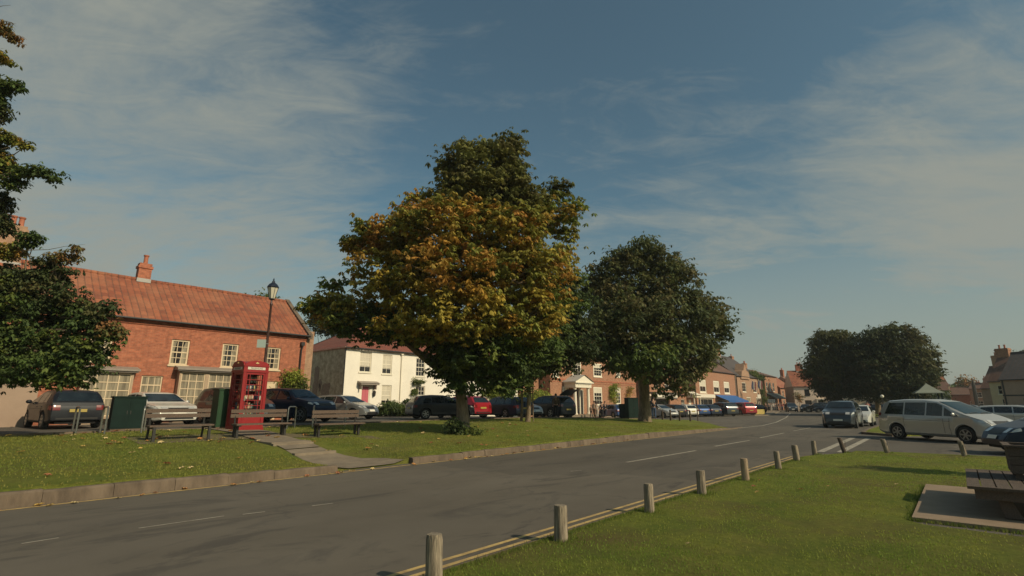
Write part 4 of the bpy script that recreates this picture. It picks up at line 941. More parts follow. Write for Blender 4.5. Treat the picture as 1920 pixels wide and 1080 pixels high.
car('hatch', PT['dark'], *uz(1822, 50), R(250), 'dark hatchback just above the bonnet of the people carrier', group='cars on the right of the road', detail=1)
# ------------------------------------------------------------------ trees
def leaves(name, pts, nrm, cols, size, parent, palm=5):
    """pts: leaf centres, cols: rgb per leaf; every leaf is a drooping fan of leaflets"""
    n = len(pts); az = RNG.uniform(0, 2*np.pi, n); V = []; 
    sz = size*RNG.uniform(.65, 1.25, n)
    dr = RNG.uniform(.1, 1.0, n)            # droop
    for k in range(palm):
        a = az+(k-(palm-1)/2)*(2.0*np.pi*.8/palm)+RNG.normal(0, .15, n)
        hx, hy = np.cos(a), np.sin(a); ln = sz*(1-.25*abs(k-(palm-1)/2)/max(1, palm/2))
        dx, dy, dz = hx*np.cos(dr), hy*np.cos(dr), -np.sin(dr)
        wx, wy = -hy, hx; w = ln*.24; tw = RNG.normal(0, .35, n)
        p0 = pts+np.stack([dx, dy, dz], 1)*(ln*.08)[:, None]
        mid = pts+np.stack([dx, dy, dz], 1)*(ln*.6)[:, None]
        l = mid+np.stack([wx*w, wy*w, tw*w-.1*ln], 1); r = mid-np.stack([wx*w, wy*w, tw*w+.1*ln], 1)
        tp = pts+np.stack([dx, dy, dz-.22], 1)*ln[:, None]
        V.append(np.stack([p0, l, tp, r], 1))
    V = np.concatenate(V, 0); nf = len(V); V = V.reshape(-1, 3)
    me = bpy.data.meshes.new(name); me.vertices.add(len(V)); me.vertices.foreach_set('co', V.astype(np.float32).ravel())
    me.loops.add(nf*4); me.loops.foreach_set('vertex_index', np.arange(nf*4, dtype=np.int32)); me.polygons.add(nf)
    me.polygons.foreach_set('loop_start', np.arange(0, nf*4, 4, dtype=np.int32)); me.update(calc_edges=True)
    ca = me.color_attributes.new('leafcol', 'FLOAT_COLOR', 'POINT')
    c = np.tile(cols, (palm, 1))*RNG.uniform(.8, 1.2, (n*palm, 1)); c = np.concatenate([c, np.ones((len(c), 1))], 1); c = np.repeat(c, 4, 0)
    ca.data.foreach_set('color', c.astype(np.float32).ravel()); me.materials.append(M['leaf'])
    o = bpy.data.objects.new(name, me); col.objects.link(o); o.parent = parent; return o
def crown(root, lobes, clump_r, per, size, palette, palm=5, name='crown', fill=.16, dens=1.0, bright=1.5):
    """lobes: (centre world, radii (x,y,z), palette key or mix)"""
    P = []; C = []; anchors = []
    base = Vector(root.location)
    for c, r, pal in lobes:
        area = 4*math.pi*((r[0]*r[1])**1.6/3+(r[0]*r[2])**1.6/3+(r[1]*r[2])**1.6/3)**(1/1.6)
        nc = max(6, int(dens*area/(clump_r**2*2.2)))
        for i in range(nc):
            d = RNG.normal(size=3); d /= np.linalg.norm(d); rr = RNG.uniform(.72, 1.02) if RNG.random() > fill else RNG.uniform(.2, .72)
            q = np.array(c)+d*np.array(r)*rr
            inside = False
            for c2, r2_, _ in lobes:
                if c2 is c: continue
                e = (q-np.array(c2))/np.array(r2_)
                if (e*e).sum() < .30: inside = True; break
            if inside and RNG.random() < .75: continue
            cr = clump_r*RNG.uniform(.55, 1.3); m = int(per*(cr/clump_r)**2*RNG.uniform(.7, 1.25))
            e = RNG.normal(size=(m, 3)); e *= .52
            pp = q+e*np.array([cr, cr, cr*.62])
            k = palette[pal]; cc = np.array(k[RNG.integers(len(k))])
            mixc = np.array(k[RNG.integers(len(k))]); f = RNG.random((m, 1))**2*.7
            P.append(pp); C.append(cc*(1-f)+mixc*f); anchors.append(q)
    P = np.concatenate(P); C = np.concatenate(C)*bright
    P = P-np.array(base)
    leaves(name, P, None, C, size, root, palm)
    return [Vector(a)-base for a in anchors]
def limb_pts(a, b, n=6, wob=.12, sag=.0):
    a, b = Vector(a), Vector(b); d = (b-a).length; pts = []
    for i in range(n+1):
        t = i/n; p = a.lerp(b, t); k = math.sin(math.pi*t)*d*wob
        p += Vector((random.uniform(-1, 1), random.uniform(-1, 1), random.uniform(-.3, .6)))*k*.5+Vector((0, 0, sag*d*math.sin(math.pi*t))); pts.append(p)
    return pts
def trunk(root, r0, fork, r1, targets, anchors=(), twigs=0, flare=1.5, lean=(0, 0), rt=.03, seg=12, g=None):
    """trunk tube from the base to the fork, limbs on to the targets, thin branches to some leaf clumps; all local"""
    g = g or MB(); fk = Vector(fork); pts = []; rad = []; n = 8
    for i in range(n+1):
        t = i/n; p = Vector((0, 0, -.15)).lerp(fk, t); p += Vector((.05*math.sin(5*t), .05*math.cos(4*t), 0)); pts.append(p)
        rad.append((r0+(r1-r0)*t)*(1+(flare-1)*max(0, 1-t*5)**1.5)*(1+.05*math.sin(9*t)))
    g.tube(pts, rad, seg)
    ends = []
    for tg in targets:
        st = pts[-1]-(pts[-1]-pts[-3])*random.random()*.6; L = limb_pts(st, tg, 6, .12, .05); r_ = [r1*.7*(1-i/6)+rt*(i/6) for i in range(7)]; g.tube(L, r_, 8); ends.append((L, r_))
    if len(anchors) and twigs:
        b = g; sel = random.sample(list(range(len(anchors))), min(twigs, len(anchors)))
        nodes = [p for L, _ in ends for p in L[2:]]
        for i in sel:
            a = anchors[i]; nb = min(nodes, key=lambda p: (p-a).length) if nodes else pts[-1]
            ln = (nb-a).length; b.tube(limb_pts(nb, a, 4, .14), [.05*min(1, ln/2), .035, .025, .015, .008], 5)
    tr = g.build('trunk', M['bark'], root, 60)
    return tr
PAL = {
 'aut': [(.31, .18, .036), (.28, .155, .034), (.22, .175, .036), (.15, .155, .032), (.28, .14, .032), (.17, .15, .030), (.12, .13, .028), (.27, .21, .036), (.12, .13, .028)],
 'mix': [(.27, .20, .034), (.22, .18, .032), (.16, .16, .03), (.29, .165, .03), (.13, .14, .028), (.24, .19, .034)],
 'autg': [(.16, .16, .028), (.11, .14, .026), (.22, .165, .03), (.085, .11, .022), (.13, .125, .026), (.09, .12, .026), (.24, .15, .03)],
 'green': [(.055, .085, .022), (.07, .10, .024), (.045, .068, .022), (.10, .12, .026), (.04, .058, .020)],
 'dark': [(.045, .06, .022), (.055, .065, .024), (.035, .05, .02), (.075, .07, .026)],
 'olive': [(.078, .088, .030), (.062, .074, .028), (.088, .085, .032), (.048, .060, .024), (.10, .085, .034), (.088, .10, .032)],
 'olive2': [(.10, .105, .030), (.075, .08, .026), (.13, .125, .034), (.085, .075, .03)],
 'brown': [(.20, .10, .04), (.25, .13, .04), (.12, .09, .035), (.09, .09, .03)],
 'hedge': [(.06, .09, .018), (.09, .12, .024), (.13, .14, .03), (.045, .065, .016)],
 'yel': [(.20, .23, .035), (.15, .19, .03), (.26, .26, .05), (.10, .15, .025)],
 'pale': [(.20, .18, .08), (.26, .22, .11), (.15, .14, .06)],
}
def LB(u, v, d, ru, rv, pal, rd=None):
    """lobe seen at pixel u,v, axial depth d, with its radii in pixels at that depth (real metres follow)"""
    k = d/FPX; return (np.array(pt(u, v, d)), (max(ru*k, .1), (rd if rd else max(ru, rv)*k*.85), rv*k), pal)
# large autumn tree
bx, by, _z = on(869, 812); T1 = thing('autumn_tree', 'large tree with orange leaves and a green top in the middle of the bank', 'tree', (bx, by, BH(bx, by)-.05))
d = dep(bx, by, .4)+.15
lob = [LB(862, 300, d+1.2, 42, 40, 'olive2'), LB(945, 292, d+1.3, 38, 42, 'olive2'), LB(905, 325, d+1.2, 72, 48, 'olive2', 2.0), LB(900, 370, d+.6, 95, 45, 'olive2', 2.2), LB(962, 375, d+.8, 46, 36, 'olive2', 1.6),
       LB(1030, 400, d+1.0, 40, 40, 'autg', 1.4), LB(1048, 352, d+1.2, 16, 14, 'olive2', .5), LB(1070, 402, d+1.2, 12, 12, 'autg', .4), LB(1058, 440, d+1, 16, 14, 'autg', .5),
       LB(840, 430, d-.5, 100, 50, 'aut', 2.4), LB(755, 445, d, 62, 40, 'aut', 1.8), LB(935, 440, d-.6, 90, 50, 'aut', 2.2), LB(690, 458, d+.2, 30, 20, 'mix', .8), LB(652, 452, d+.2, 22, 9, 'autg', .4), LB(680, 420, d+.2, 14, 10, 'autg', .4),
       LB(790, 390, d, 36, 26, 'mix', 1.0), LB(810, 365, d+.3, 20, 10, 'autg', .5), LB(725, 515, d-.4, 75, 42, 'mix', 2.0), LB(845, 505, d-1.6, 105, 52, 'aut', 2.2), LB(965, 510, d-1, 80, 58, 'aut', 2.2), LB(1018, 500, d, 30, 46, 'mix', 1.2), LB(1022, 560, d, 32, 40, 'autg', 1.2),
       LB(640, 582, d+.5, 52, 34, 'mix', 1.4), LB(598, 572, d+.3, 20, 18, 'autg', .6), LB(580, 576, d+.3, 18, 7, 'green', .3), LB(636, 530, d+.3, 18, 12, 'autg', .5), LB(690, 600, d+.6, 75, 34, 'green', 1.8), LB(775, 592, d-.8, 80, 40, 'mix', 1.8),
       LB(870, 585, d-1.6, 90, 52, 'mix', 2.0), LB(970, 590, d-1, 70, 55, 'mix', 2.0), LB(905, 655, d-.9, 70, 46, 'green', 1.8), LB(862, 662, d-.6, 32, 40, 'green', 1.2), LB(1000, 650, d+.2, 45, 42, 'green', 1.4), LB(880, 706, d-.6, 30, 28, 'green', .8), LB(852, 712, d-.6, 14, 20, 'green', .4), LB(833, 662, d-.5, 26, 26, 'green', .9), LB(930, 715, d-.9, 26, 26, 'green', .7), LB(965, 695, d-.5, 26, 28, 'green', .8), LB(845, 690, d-.8, 18, 22, 'green', .5), LB(815, 628, d-.4, 34, 22, 'autg', 1.0), LB(745, 622, d, 34, 14, 'green', .8)]
an = crown(T1, lob, .40, 17, .22, PAL, 5, dens=1.15, bright=1.6)
B1 = Vector(T1.location); tg = [Vector(l[0])-B1 for l in lob if l[1][0] > .8]
trunk(T1, .30, (-.1, .2, 2.2), .20, [v*.93 for v in tg], an, 150, 1.35, rt=.04)
# middle trees
bx, by, _z = on(990, 791); T2 = thing('green_tree', 'dark green tree with slim trunks right behind the large autumn tree', 'tree', (bx, by, BH(bx, by)-.05)); d = dep(bx, by, .6)
lob = [LB(1030, 620, d, 58, 60, 'green'), LB(1060, 560, d+1, 36, 50, 'green'), LB(1075, 640, d, 36, 48, 'dark'), LB(985, 660, d, 60, 48, 'green'), LB(930, 670, d+1, 50, 45, 'dark'), LB(1010, 540, d+1, 60, 60, 'dark'), LB(1040, 668, d-.5, 36, 20, 'dark'), LB(965, 712, d-.5, 36, 20, 'dark')]
an = crown(T2, lob, .6, 34, .27, PAL, 4, dens=1.4); B1 = Vector(T2.location)
trunk(T2, .14, (.1, 0, 2.3), .11, [Vector(l[0])-B1 for l in lob], an, 40, 1.2)
bx, by, _z = on(978, 790); t = thing('young_tree', 'thin bare trunk just left of the dark green tree trunk', 'tree', (bx, by, BH(bx, by)-.05)); lo = [LB(972, 700, dep(bx, by), 26, 26, 'dark')]; an = crown(t, lo, .4, 30, .2, PAL, 4); trunk(t, .08, (0, 0, 2), .06, [Vector(lo[0][0])-Vector(t.location)], an, 10, 1.1)
# round tree
bx, by, _z = on(1210, 790); T3 = thing('round_tree', 'big round olive green tree on a thick trunk at the right end of the bank', 'tree', (bx, by, BH(bx, by)-.05)); d = dep(bx, by, .3)
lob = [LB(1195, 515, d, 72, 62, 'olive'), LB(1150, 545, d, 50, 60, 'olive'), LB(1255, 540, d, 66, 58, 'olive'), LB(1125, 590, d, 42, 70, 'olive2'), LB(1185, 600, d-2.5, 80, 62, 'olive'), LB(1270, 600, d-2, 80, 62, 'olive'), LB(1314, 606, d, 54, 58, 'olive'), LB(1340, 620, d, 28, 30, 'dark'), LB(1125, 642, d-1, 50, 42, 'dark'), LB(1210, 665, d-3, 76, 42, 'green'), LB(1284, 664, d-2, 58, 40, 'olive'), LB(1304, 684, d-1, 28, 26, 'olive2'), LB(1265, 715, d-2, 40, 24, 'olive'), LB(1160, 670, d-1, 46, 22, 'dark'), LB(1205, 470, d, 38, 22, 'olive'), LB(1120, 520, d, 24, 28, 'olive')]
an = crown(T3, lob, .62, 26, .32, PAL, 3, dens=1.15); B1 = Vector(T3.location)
trunk(T3, .42, (0, 0, 3.1), .36, [(Vector(l[0])-B1)*.95 for l in lob], an, 60, 1.3)
# left foreground tree, trunk outside the picture
p = pt(-330, 800, 15); T4 = thing('foreground_tree', 'dark leafy tree reaching in from the left edge over the parked hatchback', 'tree', (p.x, p.y, BH(p.x, p.y)-.05)); d = 14.5
lob = [LB(20, 600, d, 85, 75, 'green', 1.5), LB(-60, 560, d, 90, 90, 'dark', 2), LB(100, 615, d, 68, 60, 'green', 1.1), LB(165, 630, d-.3, 46, 42, 'green', .8), LB(195, 590, d-.3, 22, 22, 'dark', .4), LB(60, 545, d, 55, 36, 'dark', .8), LB(120, 560, d, 34, 26, 'dark', .5),
       LB(40, 685, d-.5, 62, 36, 'green', 1), LB(110, 690, d-.6, 55, 34, 'green', .9), LB(165, 672, d-.5, 40, 26, 'green', .6), LB(-40, 680, d, 60, 50, 'green', 1.3), LB(215, 620, d-.4, 16, 8, 'brown', .2), LB(-95, 430, d, 55, 70, 'dark', 1.2), LB(-95, 330, d, 45, 60, 'dark', 1.0), LB(-135, 200, d+.3, 60, 90, 'green', 1.0), LB(-140, 60, d+.5, 60, 60, 'autg', .8)]
sp = [LB(20, 340, d-.3, 22, 14, 'green', .2), LB(45, 320, d-.3, 18, 10, 'green', .2), LB(75, 318, d-.3, 16, 8, 'green', .15), LB(100, 326, d-.3, 14, 12, 'green', .15), LB(0, 310, d, 22, 26, 'autg', .3), LB(12, 255, d, 20, 10, 'autg', .2), LB(45, 268, d, 12, 6, 'autg', .1), LB(10, 155, d, 22, 14, 'green', .2), LB(30, 158, d, 10, 6, 'green', .1), LB(5, 105, d, 16, 10, 'autg', .2), LB(-5, 400, d, 18, 30, 'dark', .3), LB(-8, 300, d, 14, 40, 'dark', .3), LB(-8, 180, d, 12, 40, 'green', .3),
      LB(25, 68, d, 12, 6, 'brown', .1), LB(0, 50, d, 16, 12, 'brown', .2), LB(0, 210, d, 12, 20, 'dark', .2), LB(2, 375, d, 14, 20, 'dark', .2), LB(5, 425, d, 20, 14, 'dark', .2), LB(50, 450, d, 16, 12, 'green', .15), LB(68, 440, d, 10, 6, 'green', .1), LB(95, 495, d, 22, 10, 'dark', .2), LB(120, 480, d, 22, 8, 'brown', .15), LB(145, 462, d, 12, 3, 'brown', .06), LB(15, 470, d, 24, 14, 'aut', .3), LB(130, 505, d, 14, 4, 'dark', .1), LB(205, 620, d-.3, 20, 5, 'dark', .1), LB(90, 520, d, 34, 14, 'dark', .3)]
an = crown(T4, lob, .26, 20, .15, PAL, 4, dens=1.0); an2 = crown(T4, sp, .13, 10, .13, PAL, 3, name='outer_leaves', dens=1.6); B1 = Vector(T4.location)
EXTRA = MB(); g = EXTRA
for a, b in [((-60, 330), (110, 322)), ((-60, 300), (55, 266)), ((-80, 40), (40, 68)), ((-80, 10), (30, 45)), ((-60, 480), (160, 458)), ((-60, 20), (20, 10)), ((-60, 170), (40, 158)), ((40, 620), (225, 618))]:
    q0 = pt(a[0], a[1], d)-B1; q1 = pt(b[0], b[1], d-.1)-B1; g.tube(limb_pts(q0, q1, 6, .05), [.02, .018, .015, .012, .009, .006, .003], 5)
trunk(T4, .32, (.4, .2, 2.6), .22, [(Vector(l[0])-B1)*.96 for l in lob], an+an2, 150, 1.3, rt=.02, g=EXTRA)
# trees on the far green
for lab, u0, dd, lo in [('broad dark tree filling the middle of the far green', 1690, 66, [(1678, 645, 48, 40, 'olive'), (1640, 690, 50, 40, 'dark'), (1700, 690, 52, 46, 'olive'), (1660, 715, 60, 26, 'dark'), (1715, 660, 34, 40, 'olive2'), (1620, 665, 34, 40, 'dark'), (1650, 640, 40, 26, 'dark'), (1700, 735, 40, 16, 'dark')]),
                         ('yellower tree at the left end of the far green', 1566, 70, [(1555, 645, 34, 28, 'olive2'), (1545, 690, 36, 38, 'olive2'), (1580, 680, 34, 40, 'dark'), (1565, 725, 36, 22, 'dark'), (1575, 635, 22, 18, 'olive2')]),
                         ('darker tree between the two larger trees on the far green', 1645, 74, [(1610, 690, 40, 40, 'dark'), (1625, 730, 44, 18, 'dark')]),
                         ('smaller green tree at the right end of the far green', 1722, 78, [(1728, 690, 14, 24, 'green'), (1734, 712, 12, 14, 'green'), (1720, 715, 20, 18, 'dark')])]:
    q = uz(u0, dd); t = thing('green_tree', lab, 'tree', (q[0], q[1], .05), group='trees on the far green')
    lob = [LB(a, b, dd, c, e, f) for a, b, c, e, f in lo]
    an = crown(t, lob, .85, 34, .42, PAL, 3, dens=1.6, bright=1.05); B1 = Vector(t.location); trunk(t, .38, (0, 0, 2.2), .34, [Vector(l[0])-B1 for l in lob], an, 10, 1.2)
# background trees and bushes
def bush(name, label, lobs, u, v, dd, size, clump, per, palm=3, cat='bush', group=None, zb=None, dens=1.3, tr=True):
    p = pt(u, v, dd); z0 = AS(p.x, p.y) if zb is None else zb
    t = thing(name, label, cat, (p.x, p.y, z0), 0, group); lob = [LB(a, b, dd, c, e, f) for a, b, c, e, f in lobs]
    an = crown(t, lob, clump, per, size, PAL, palm, name='foliage', fill=.3, dens=dens)
    if tr:
        g = MB(); 
        for l in lob: g.tube(limb_pts((0, 0, -.1), Vector(l[0])-Vector(t.location), 4, .06), [.06, .05, .04, .03, .02], 5)
        g.build('stem', M['bark'], t, 60)
    return t
bush('background_tree', 'tree top showing above the orange roof beside the street lamp', [(465, 563, 22, 12, 'hedge'), (498, 566, 24, 14, 'hedge'), (525, 574, 12, 8, 'hedge'), (490, 600, 60, 30, 'hedge')], 490, 757, 55, .4, .8, 40, 2, 'tree')
bush('background_tree', 'dark tree behind the white house roof at the right end of the brick house', [(592, 600, 14, 24, 'dark'), (640, 610, 40, 20, 'dark')], 600, 757, 62, .4, .8, 40, 2, 'tree')
bush('background_tree', 'reddish brown tree on the far horizon right of the shelter', [(1806, 714, 13, 9, 'brown'), (1818, 724, 16, 9, 'brown'), (1830, 730, 10, 8, 'brown'), (1810, 735, 20, 10, 'brown')], 1810, 757, 135, .8, 1.4, 26, 2, 'tree', zb=0)
bush('background_tree', 'green tree clump low on the horizon right of the shelter', [(1785, 730, 14, 8, 'hedge'), (1798, 728, 16, 9, 'hedge'), (1790, 740, 20, 8, 'brown')], 1790, 757, 150, .8, 1.5, 26, 2, 'tree', zb=0)
bush('hedge', 'clipped green hedge just right of the shelter', [(1764, 740, 11, 15, 'green')], 1764, 757, 80, .3, .6, 30, 2, zb=0)
bush('background_tree', 'dark tree at the very right edge behind the slate roof', [(1922, 672, 10, 16, 'dark'), (1935, 690, 18, 22, 'dark')], 1930, 757, 75, .4, .7, 40, 2, 'tree', zb=0)
bush('background_tree', 'small dark treetops behind the far end of the terrace', [(1456, 722, 8, 6, 'dark'), (1466, 727, 10, 5, 'dark')], 1460, 757, 190, .9, 1.4, 24, 2, 'tree', zb=0)
bush('bush', 'pale rounded shrub between the small window and the large bay', [(320, 722, 19, 19, 'pale'), (318, 745, 16, 16, 'pale')], 320, 780, 27, .08, .28, 60, 3)
bush('bush', 'bright green bush by the downpipe of the brick house', [(547, 712, 20, 18, 'yel'), (560, 722, 14, 16, 'hedge'), (535, 722, 12, 14, 'hedge'), (550, 745, 22, 20, 'hedge')], 550, 780, 31, .13, .35, 50, 3)
bush('bush', 'low dark hedge in front of the white house', [(735, 766, 26, 11, 'green'), (765, 762, 20, 14, 'green'), (710, 772, 12, 7, 'green'), (755, 770, 36, 8, 'green')], 745, 778, 38.5, .16, .35, 44, 3)
bush('climbing_plant', 'thin climbing plant beside the dark paned window of the white house', [(771, 735, 5, 18, 'hedge'), (768, 752, 8, 12, 'hedge'), (786, 714, 9, 4, 'hedge'), (773, 716, 3, 10, 'hedge')], 770, 772, 44.5, .14, .22, 22, 3)
bush('bush', 'round yellow green climber between two ground floor windows of the porch house', [(1146, 738, 13, 13, 'yel'), (1152, 727, 8, 8, 'yel'), (1142, 748, 9, 8, 'yel')], 1146, 772, 66, .28, .55, 44, 2)
bush('climbing_plant', 'sparse golden climber at the right end of the porch house', [(1172, 742, 8, 14, 'aut'), (1182, 730, 6, 7, 'autg')], 1175, 772, 69, .28, .5, 24, 2, dens=.8)
bush('bush', 'yellow green shrubs left of the porch house glimpsed below the middle trees', [(920, 735, 22, 14, 'yel'), (945, 738, 20, 10, 'yel'), (1005, 742, 28, 9, 'yel'), (935, 722, 30, 8, 'hedge')], 950, 775, 52, .25, .5, 44, 2)
bush('bush', 'dark green shrubs between the low cottage and the corner shop', [(1274, 745, 8, 13, 'green'), (1272, 732, 5, 8, 'hedge'), (1264, 755, 18, 5, 'green')], 1272, 765, 92, .35, .7, 40, 2)
bush('ivy', 'ivy covering the left edge and eaves of the slate roofed inn', [(1384, 715, 6, 18, 'hedge'), (1390, 745, 7, 12, 'green'), (1408, 702, 12, 6, 'hedge'), (1421, 708, 8, 8, 'hedge'), (1396, 757, 5, 9, 'green'), (1418, 740, 6, 14, 'hedge'), (1422, 728, 5, 8, 'green'), (1381, 700, 4, 6, 'hedge'), (1414, 716, 7, 10, 'green'), (1400, 708, 6, 7, 'hedge'), (1425, 750, 4, 10, 'hedge'), (1404, 752, 4, 8, 'green')], 1392, 765, 116, .4, .8, 50, 2, 'ivy', dens=2, zb=.05)
bush('bush', 'bare brown bush beside the pink cottage corner', [(1498, 744, 7, 8, 'brown')], 1498, 765, 108, .35, .6, 24, 2, zb=0)
# leafy suckers round the base of the autumn tree
bush('base_shoots', 'leafy shoots sprouting round the foot of the autumn tree', [(858, 800, 17, 17, 'green'), (845, 815, 11, 10, 'autg'), (868, 818, 16, 9, 'green'), (886, 815, 9, 9, 'green'), (850, 795, 8, 10, 'green')], 864, 812, dep(T1.location.x, T1.location.y, .4)-.45, .13, .26, 50, 4, 'shrub', zb=.42)
# ------------------------------------------------------------------ street furniture
def text_mesh(txt, size, m, parent, name, mtx, ext=.004):
    c = bpy.data.curves.new('t', 'FONT'); c.body = txt; c.size = size; c.align_x = 'CENTER'; c.align_y = 'CENTER'; c.extrude = ext
    o = bpy.data.objects.new('t', c); col.objects.link(o); bpy.context.view_layer.update()
    me = bpy.data.meshes.new_from_object(o.evaluated_get(bpy.context.evaluated_depsgraph_get())); bpy.data.objects.remove(o)
    me.transform(mtx); me.materials.clear(); me.materials.append(m); q = bpy.data.objects.new(name, me); col.objects.link(q); q.parent = parent; return q
# telephone box, front (door) towards -y
x, y, _z = on(478, 807); TB = (x-.22, y+.42, BH(x, y+.4)-.02)
ph = thing('telephone_box', 'red telephone box with a domed roof, used as a book exchange', 'telephone box', TB, R(4))
RP = M['red_paint']; a = .45
g = MB(); g.box(-a-.02, a+.02, -a-.02, a+.02, -.2, .10); g.box(-a, a, -a, a, .10, .16); g.build('plinth', RP, ph)
for sx in (-1, 1):
    for sy in (-1, 1):
        g = MB(); g.box(sx*a, sx*(a-.10), sy*a, sy*(a-.10), .16, 2.06); g.box(sx*(a-.11), sx*(a-.125), sy*(a-.02), sy*(a-.06), .3, 2.0); g.build('corner_post', RP, ph)
g = MB(); g.box(-a-.015, a+.015, -a-.015, a+.015, 2.06, 2.13).box(-a, a, -a, a, 2.13, 2.27).box(-a-.02, a+.02, -a-.02, a+.02, 2.27, 2.31)
g.build('fascia', RP, ph)
g = MB()       # saucer dome with four curved pediments
def dome(u, v):
    x = (u*2-1)*(a+.01); y = (v*2-1)*(a+.01); r = max(abs(x), abs(y))/a; e = min(abs(x), abs(y))/a
    z = 2.31+.17*max(0, 1-(x*x+y*y)/(a*a)*.55)**.6*(1 if r < .97 else .0)+(.13*math.sqrt(max(0, 1-(min(abs(x), abs(y))/a)**2*1.0)) if r >= .9 else 0)*(1 if r >= .97 else .8)
    return (x, y, z)
g.grid(lambda u, v: ((u*2-1)*(a-.03), (v*2-1)*(a-.03), 2.33+.15*(1-.5*((u*2-1)**2+(v*2-1)**2))), 12, 12)
for k in range(4):
    M_ = Matrix.Rotation(k*math.pi/2, 4, 'Z'); pts = [(-a-.01, 2.31)]+[(-(a-.03)*math.cos(t), 2.31+.17*math.sin(t)) for t in np.linspace(0, math.pi, 13)]+[(a+.01, 2.31)]
    n = len(pts); vs = [M_ @ Vector((p[0], -a-.01, p[1])) for p in pts]+[M_ @ Vector((p[0], -a+.06, p[1])) for p in pts]
    g.add(vs, [tuple(range(n)), tuple(reversed(range(n, 2*n)))]+[(i, i+1, i+1+n, i+n) for i in range(n-1)])
g.build('dome_roof', RP, ph, 40)
for k, (nm) in enumerate(('sign', 'sign', 'sign', 'sign')):
    M_ = Matrix.Rotation(k*math.pi/2, 4, 'Z'); g = MB(); g.box(-.32, .32, -a-.012, -a-.002, 2.155, 2.245, M_); s = g.build('sign', M['opal'], ph)
    text_mesh('TELEPHONE', .082, M['trim'], s, 'lettering', M_ @ Matrix.Translation((0, -a-.014, 2.198)) @ Matrix.Rotation(math.pi/2, 4, 'X'), .001)
    g = MB(); g.prism([(-.05, 2.37), (.05, 2.37), (.062, 2.41), (.035, 2.40), (0, 2.435), (-.035, 2.40), (-.062, 2.41)], 'y', -a-.03, -a-.012); 
    for v_ in range(len(g.v)): g.v[v_] = tuple(M_ @ Vector(g.v[v_]))
    g.build('crown_emblem', M['gold'], ph)
    # door / side frame with 8 rows of panes
    if k == 2: continue
    g = MB(); w = a-.10; zb_, zt_ = .52, 1.98
    g.box(-w, w, -a+.02, -a+.06, .16, zb_, M_).box(-w, w, -a+.02, -a+.06, zt_, 2.06, M_).box(-w, -w+.06, -a+.02, -a+.06, zb_, zt_, M_).box(w-.06, w, -a+.02, -a+.06, zb_, zt_, M_)
    for i in range(1, 8): z = zb_+(zt_-zb_)*i/8; g.box(-w+.06, w-.06, -a+.03, -a+.05, z-.011, z+.011, M_)
    for xx in (-.19, .19): g.box(xx-.011, xx+.011, -a+.029, -a+.051, zb_, zt_, M_)
    d_ = g.build('door' if k == 0 else 'glazed_side', RP, ph)
    if k == 0: g = MB(); g.box(-w+.01, -w+.05, -a-.01, -a+.02, 1.05, 1.22); g.build('handle', M['chrome'], d_)
M_ = Matrix.Rotation(math.pi, 4, 'Z'); g = MB(); g.box(-a+.1, a-.1, -a+.01, -a+.03, .16, 2.06, M_); g.build('back_panel', RP, ph)
SH = [.45, .78, 1.10, 1.42, 1.72]
for z in SH: g = MB(); g.box(-.34, .34, .02, .34, z-.02, z); g.build('shelf', M['wood_dark'], ph)
bcols = [(.5, .42, .3), (.10, .12, .16), (.40, .06, .05), (.62, .52, .22), (.06, .10, .14), (.66, .60, .5), (.30, .16, .08), (.12, .2, .16), (.45, .3, .2)]
bm = [mat('book_cover', c, .7) for c in bcols]
for z in SH:
    xx = -.32
    while xx < .30:
        w = random.uniform(.02, .045); h = random.uniform(.14, .23); dp = random.uniform(.10, .15)
        if random.random() < .85:
            g = MB(); g.box(-w/2, w/2, -dp/2, dp/2, .002, h); g.cur = 1; g.box(-w/2+.003, w/2-.003, -dp/2+.004, dp/2+.003, .004, h+.001); b = g.build('book', [random.choice(bm), bm[5]], None)
            b.location = Vector(TB)+Matrix.Rotation(R(4), 3, 'Z') @ Vector((xx+w/2, .12, z)); b.rotation_euler = (0, random.choice([0, 0, 0, .12]), R(4))
            tag(b, 'book standing on the shelves inside the red telephone box', 'book', 'books inside the telephone box')
        xx += w+.003
# lamp post
x, y = at(489, 800, .57); x, y = uz(488.5, 19.9); zb = AS(x, y)
lp = thing('street_lamp', 'tall dark red lamp post with a glass lantern beside the telephone box', 'street lamp', (x, y, zb)); lp.scale = (.96,)*3
g = MB(); g.lathe([(.12, -.1), (.12, .05), (.095, .1), (.085, .9), (.10, .93), (.10, .98), (.062, 1.04), (.055, 3), (.045, 5.05), (.06, 5.08), (.06, 5.14), (.04, 5.17), (.035, 5.3)], seg=14); g.build('post', M['lamp_paint'], lp, 40)
g = MB(); g.lathe([(.06, 5.3), (.13, 5.34), (.12, 5.36), (.05, 5.37)], seg=8); g.lathe([(.24, 5.83), (.25, 5.86), (.17, 5.98), (.07, 6.06), (.06, 6.12), (.025, 6.15), (.035, 6.19), (.0, 6.28)], seg=8)
for k in range(8): t = k*math.pi/4; g.tube([(.12*math.cos(t), .12*math.sin(t), 5.36), (.225*math.cos(t), .225*math.sin(t), 5.83)], .008, 4)
ln = g.build('lantern', M['lantern_top'], lp, 30)
g = MB(); g.lathe([(.112, 5.36), (.215, 5.825)], seg=8); g.build('lantern_glass', M['lantern_glass'], ln)
sp_ = mat('sign_plate', (.34, .42, .38), .5)
for z, w, h, off, mm in ((3.42, .34, .34, -.20, sp_), (2.42, .13, .24, .0, M['fascia_white']), (1.2, .10, .16, 0, M['fascia_white'])):
    g = MB(); g.box(off-w/2, off+w/2, -.075, -.062, z-h/2, z+h/2, Matrix.Rotation(R(-35), 4, 'Z')); g.build('sign_plate', mm, lp)
    g = MB(); g.lathe([(.066, -.02), (.066, .02)], (0, 0, z), 10); g.build('clamp', M['steel'], lp)
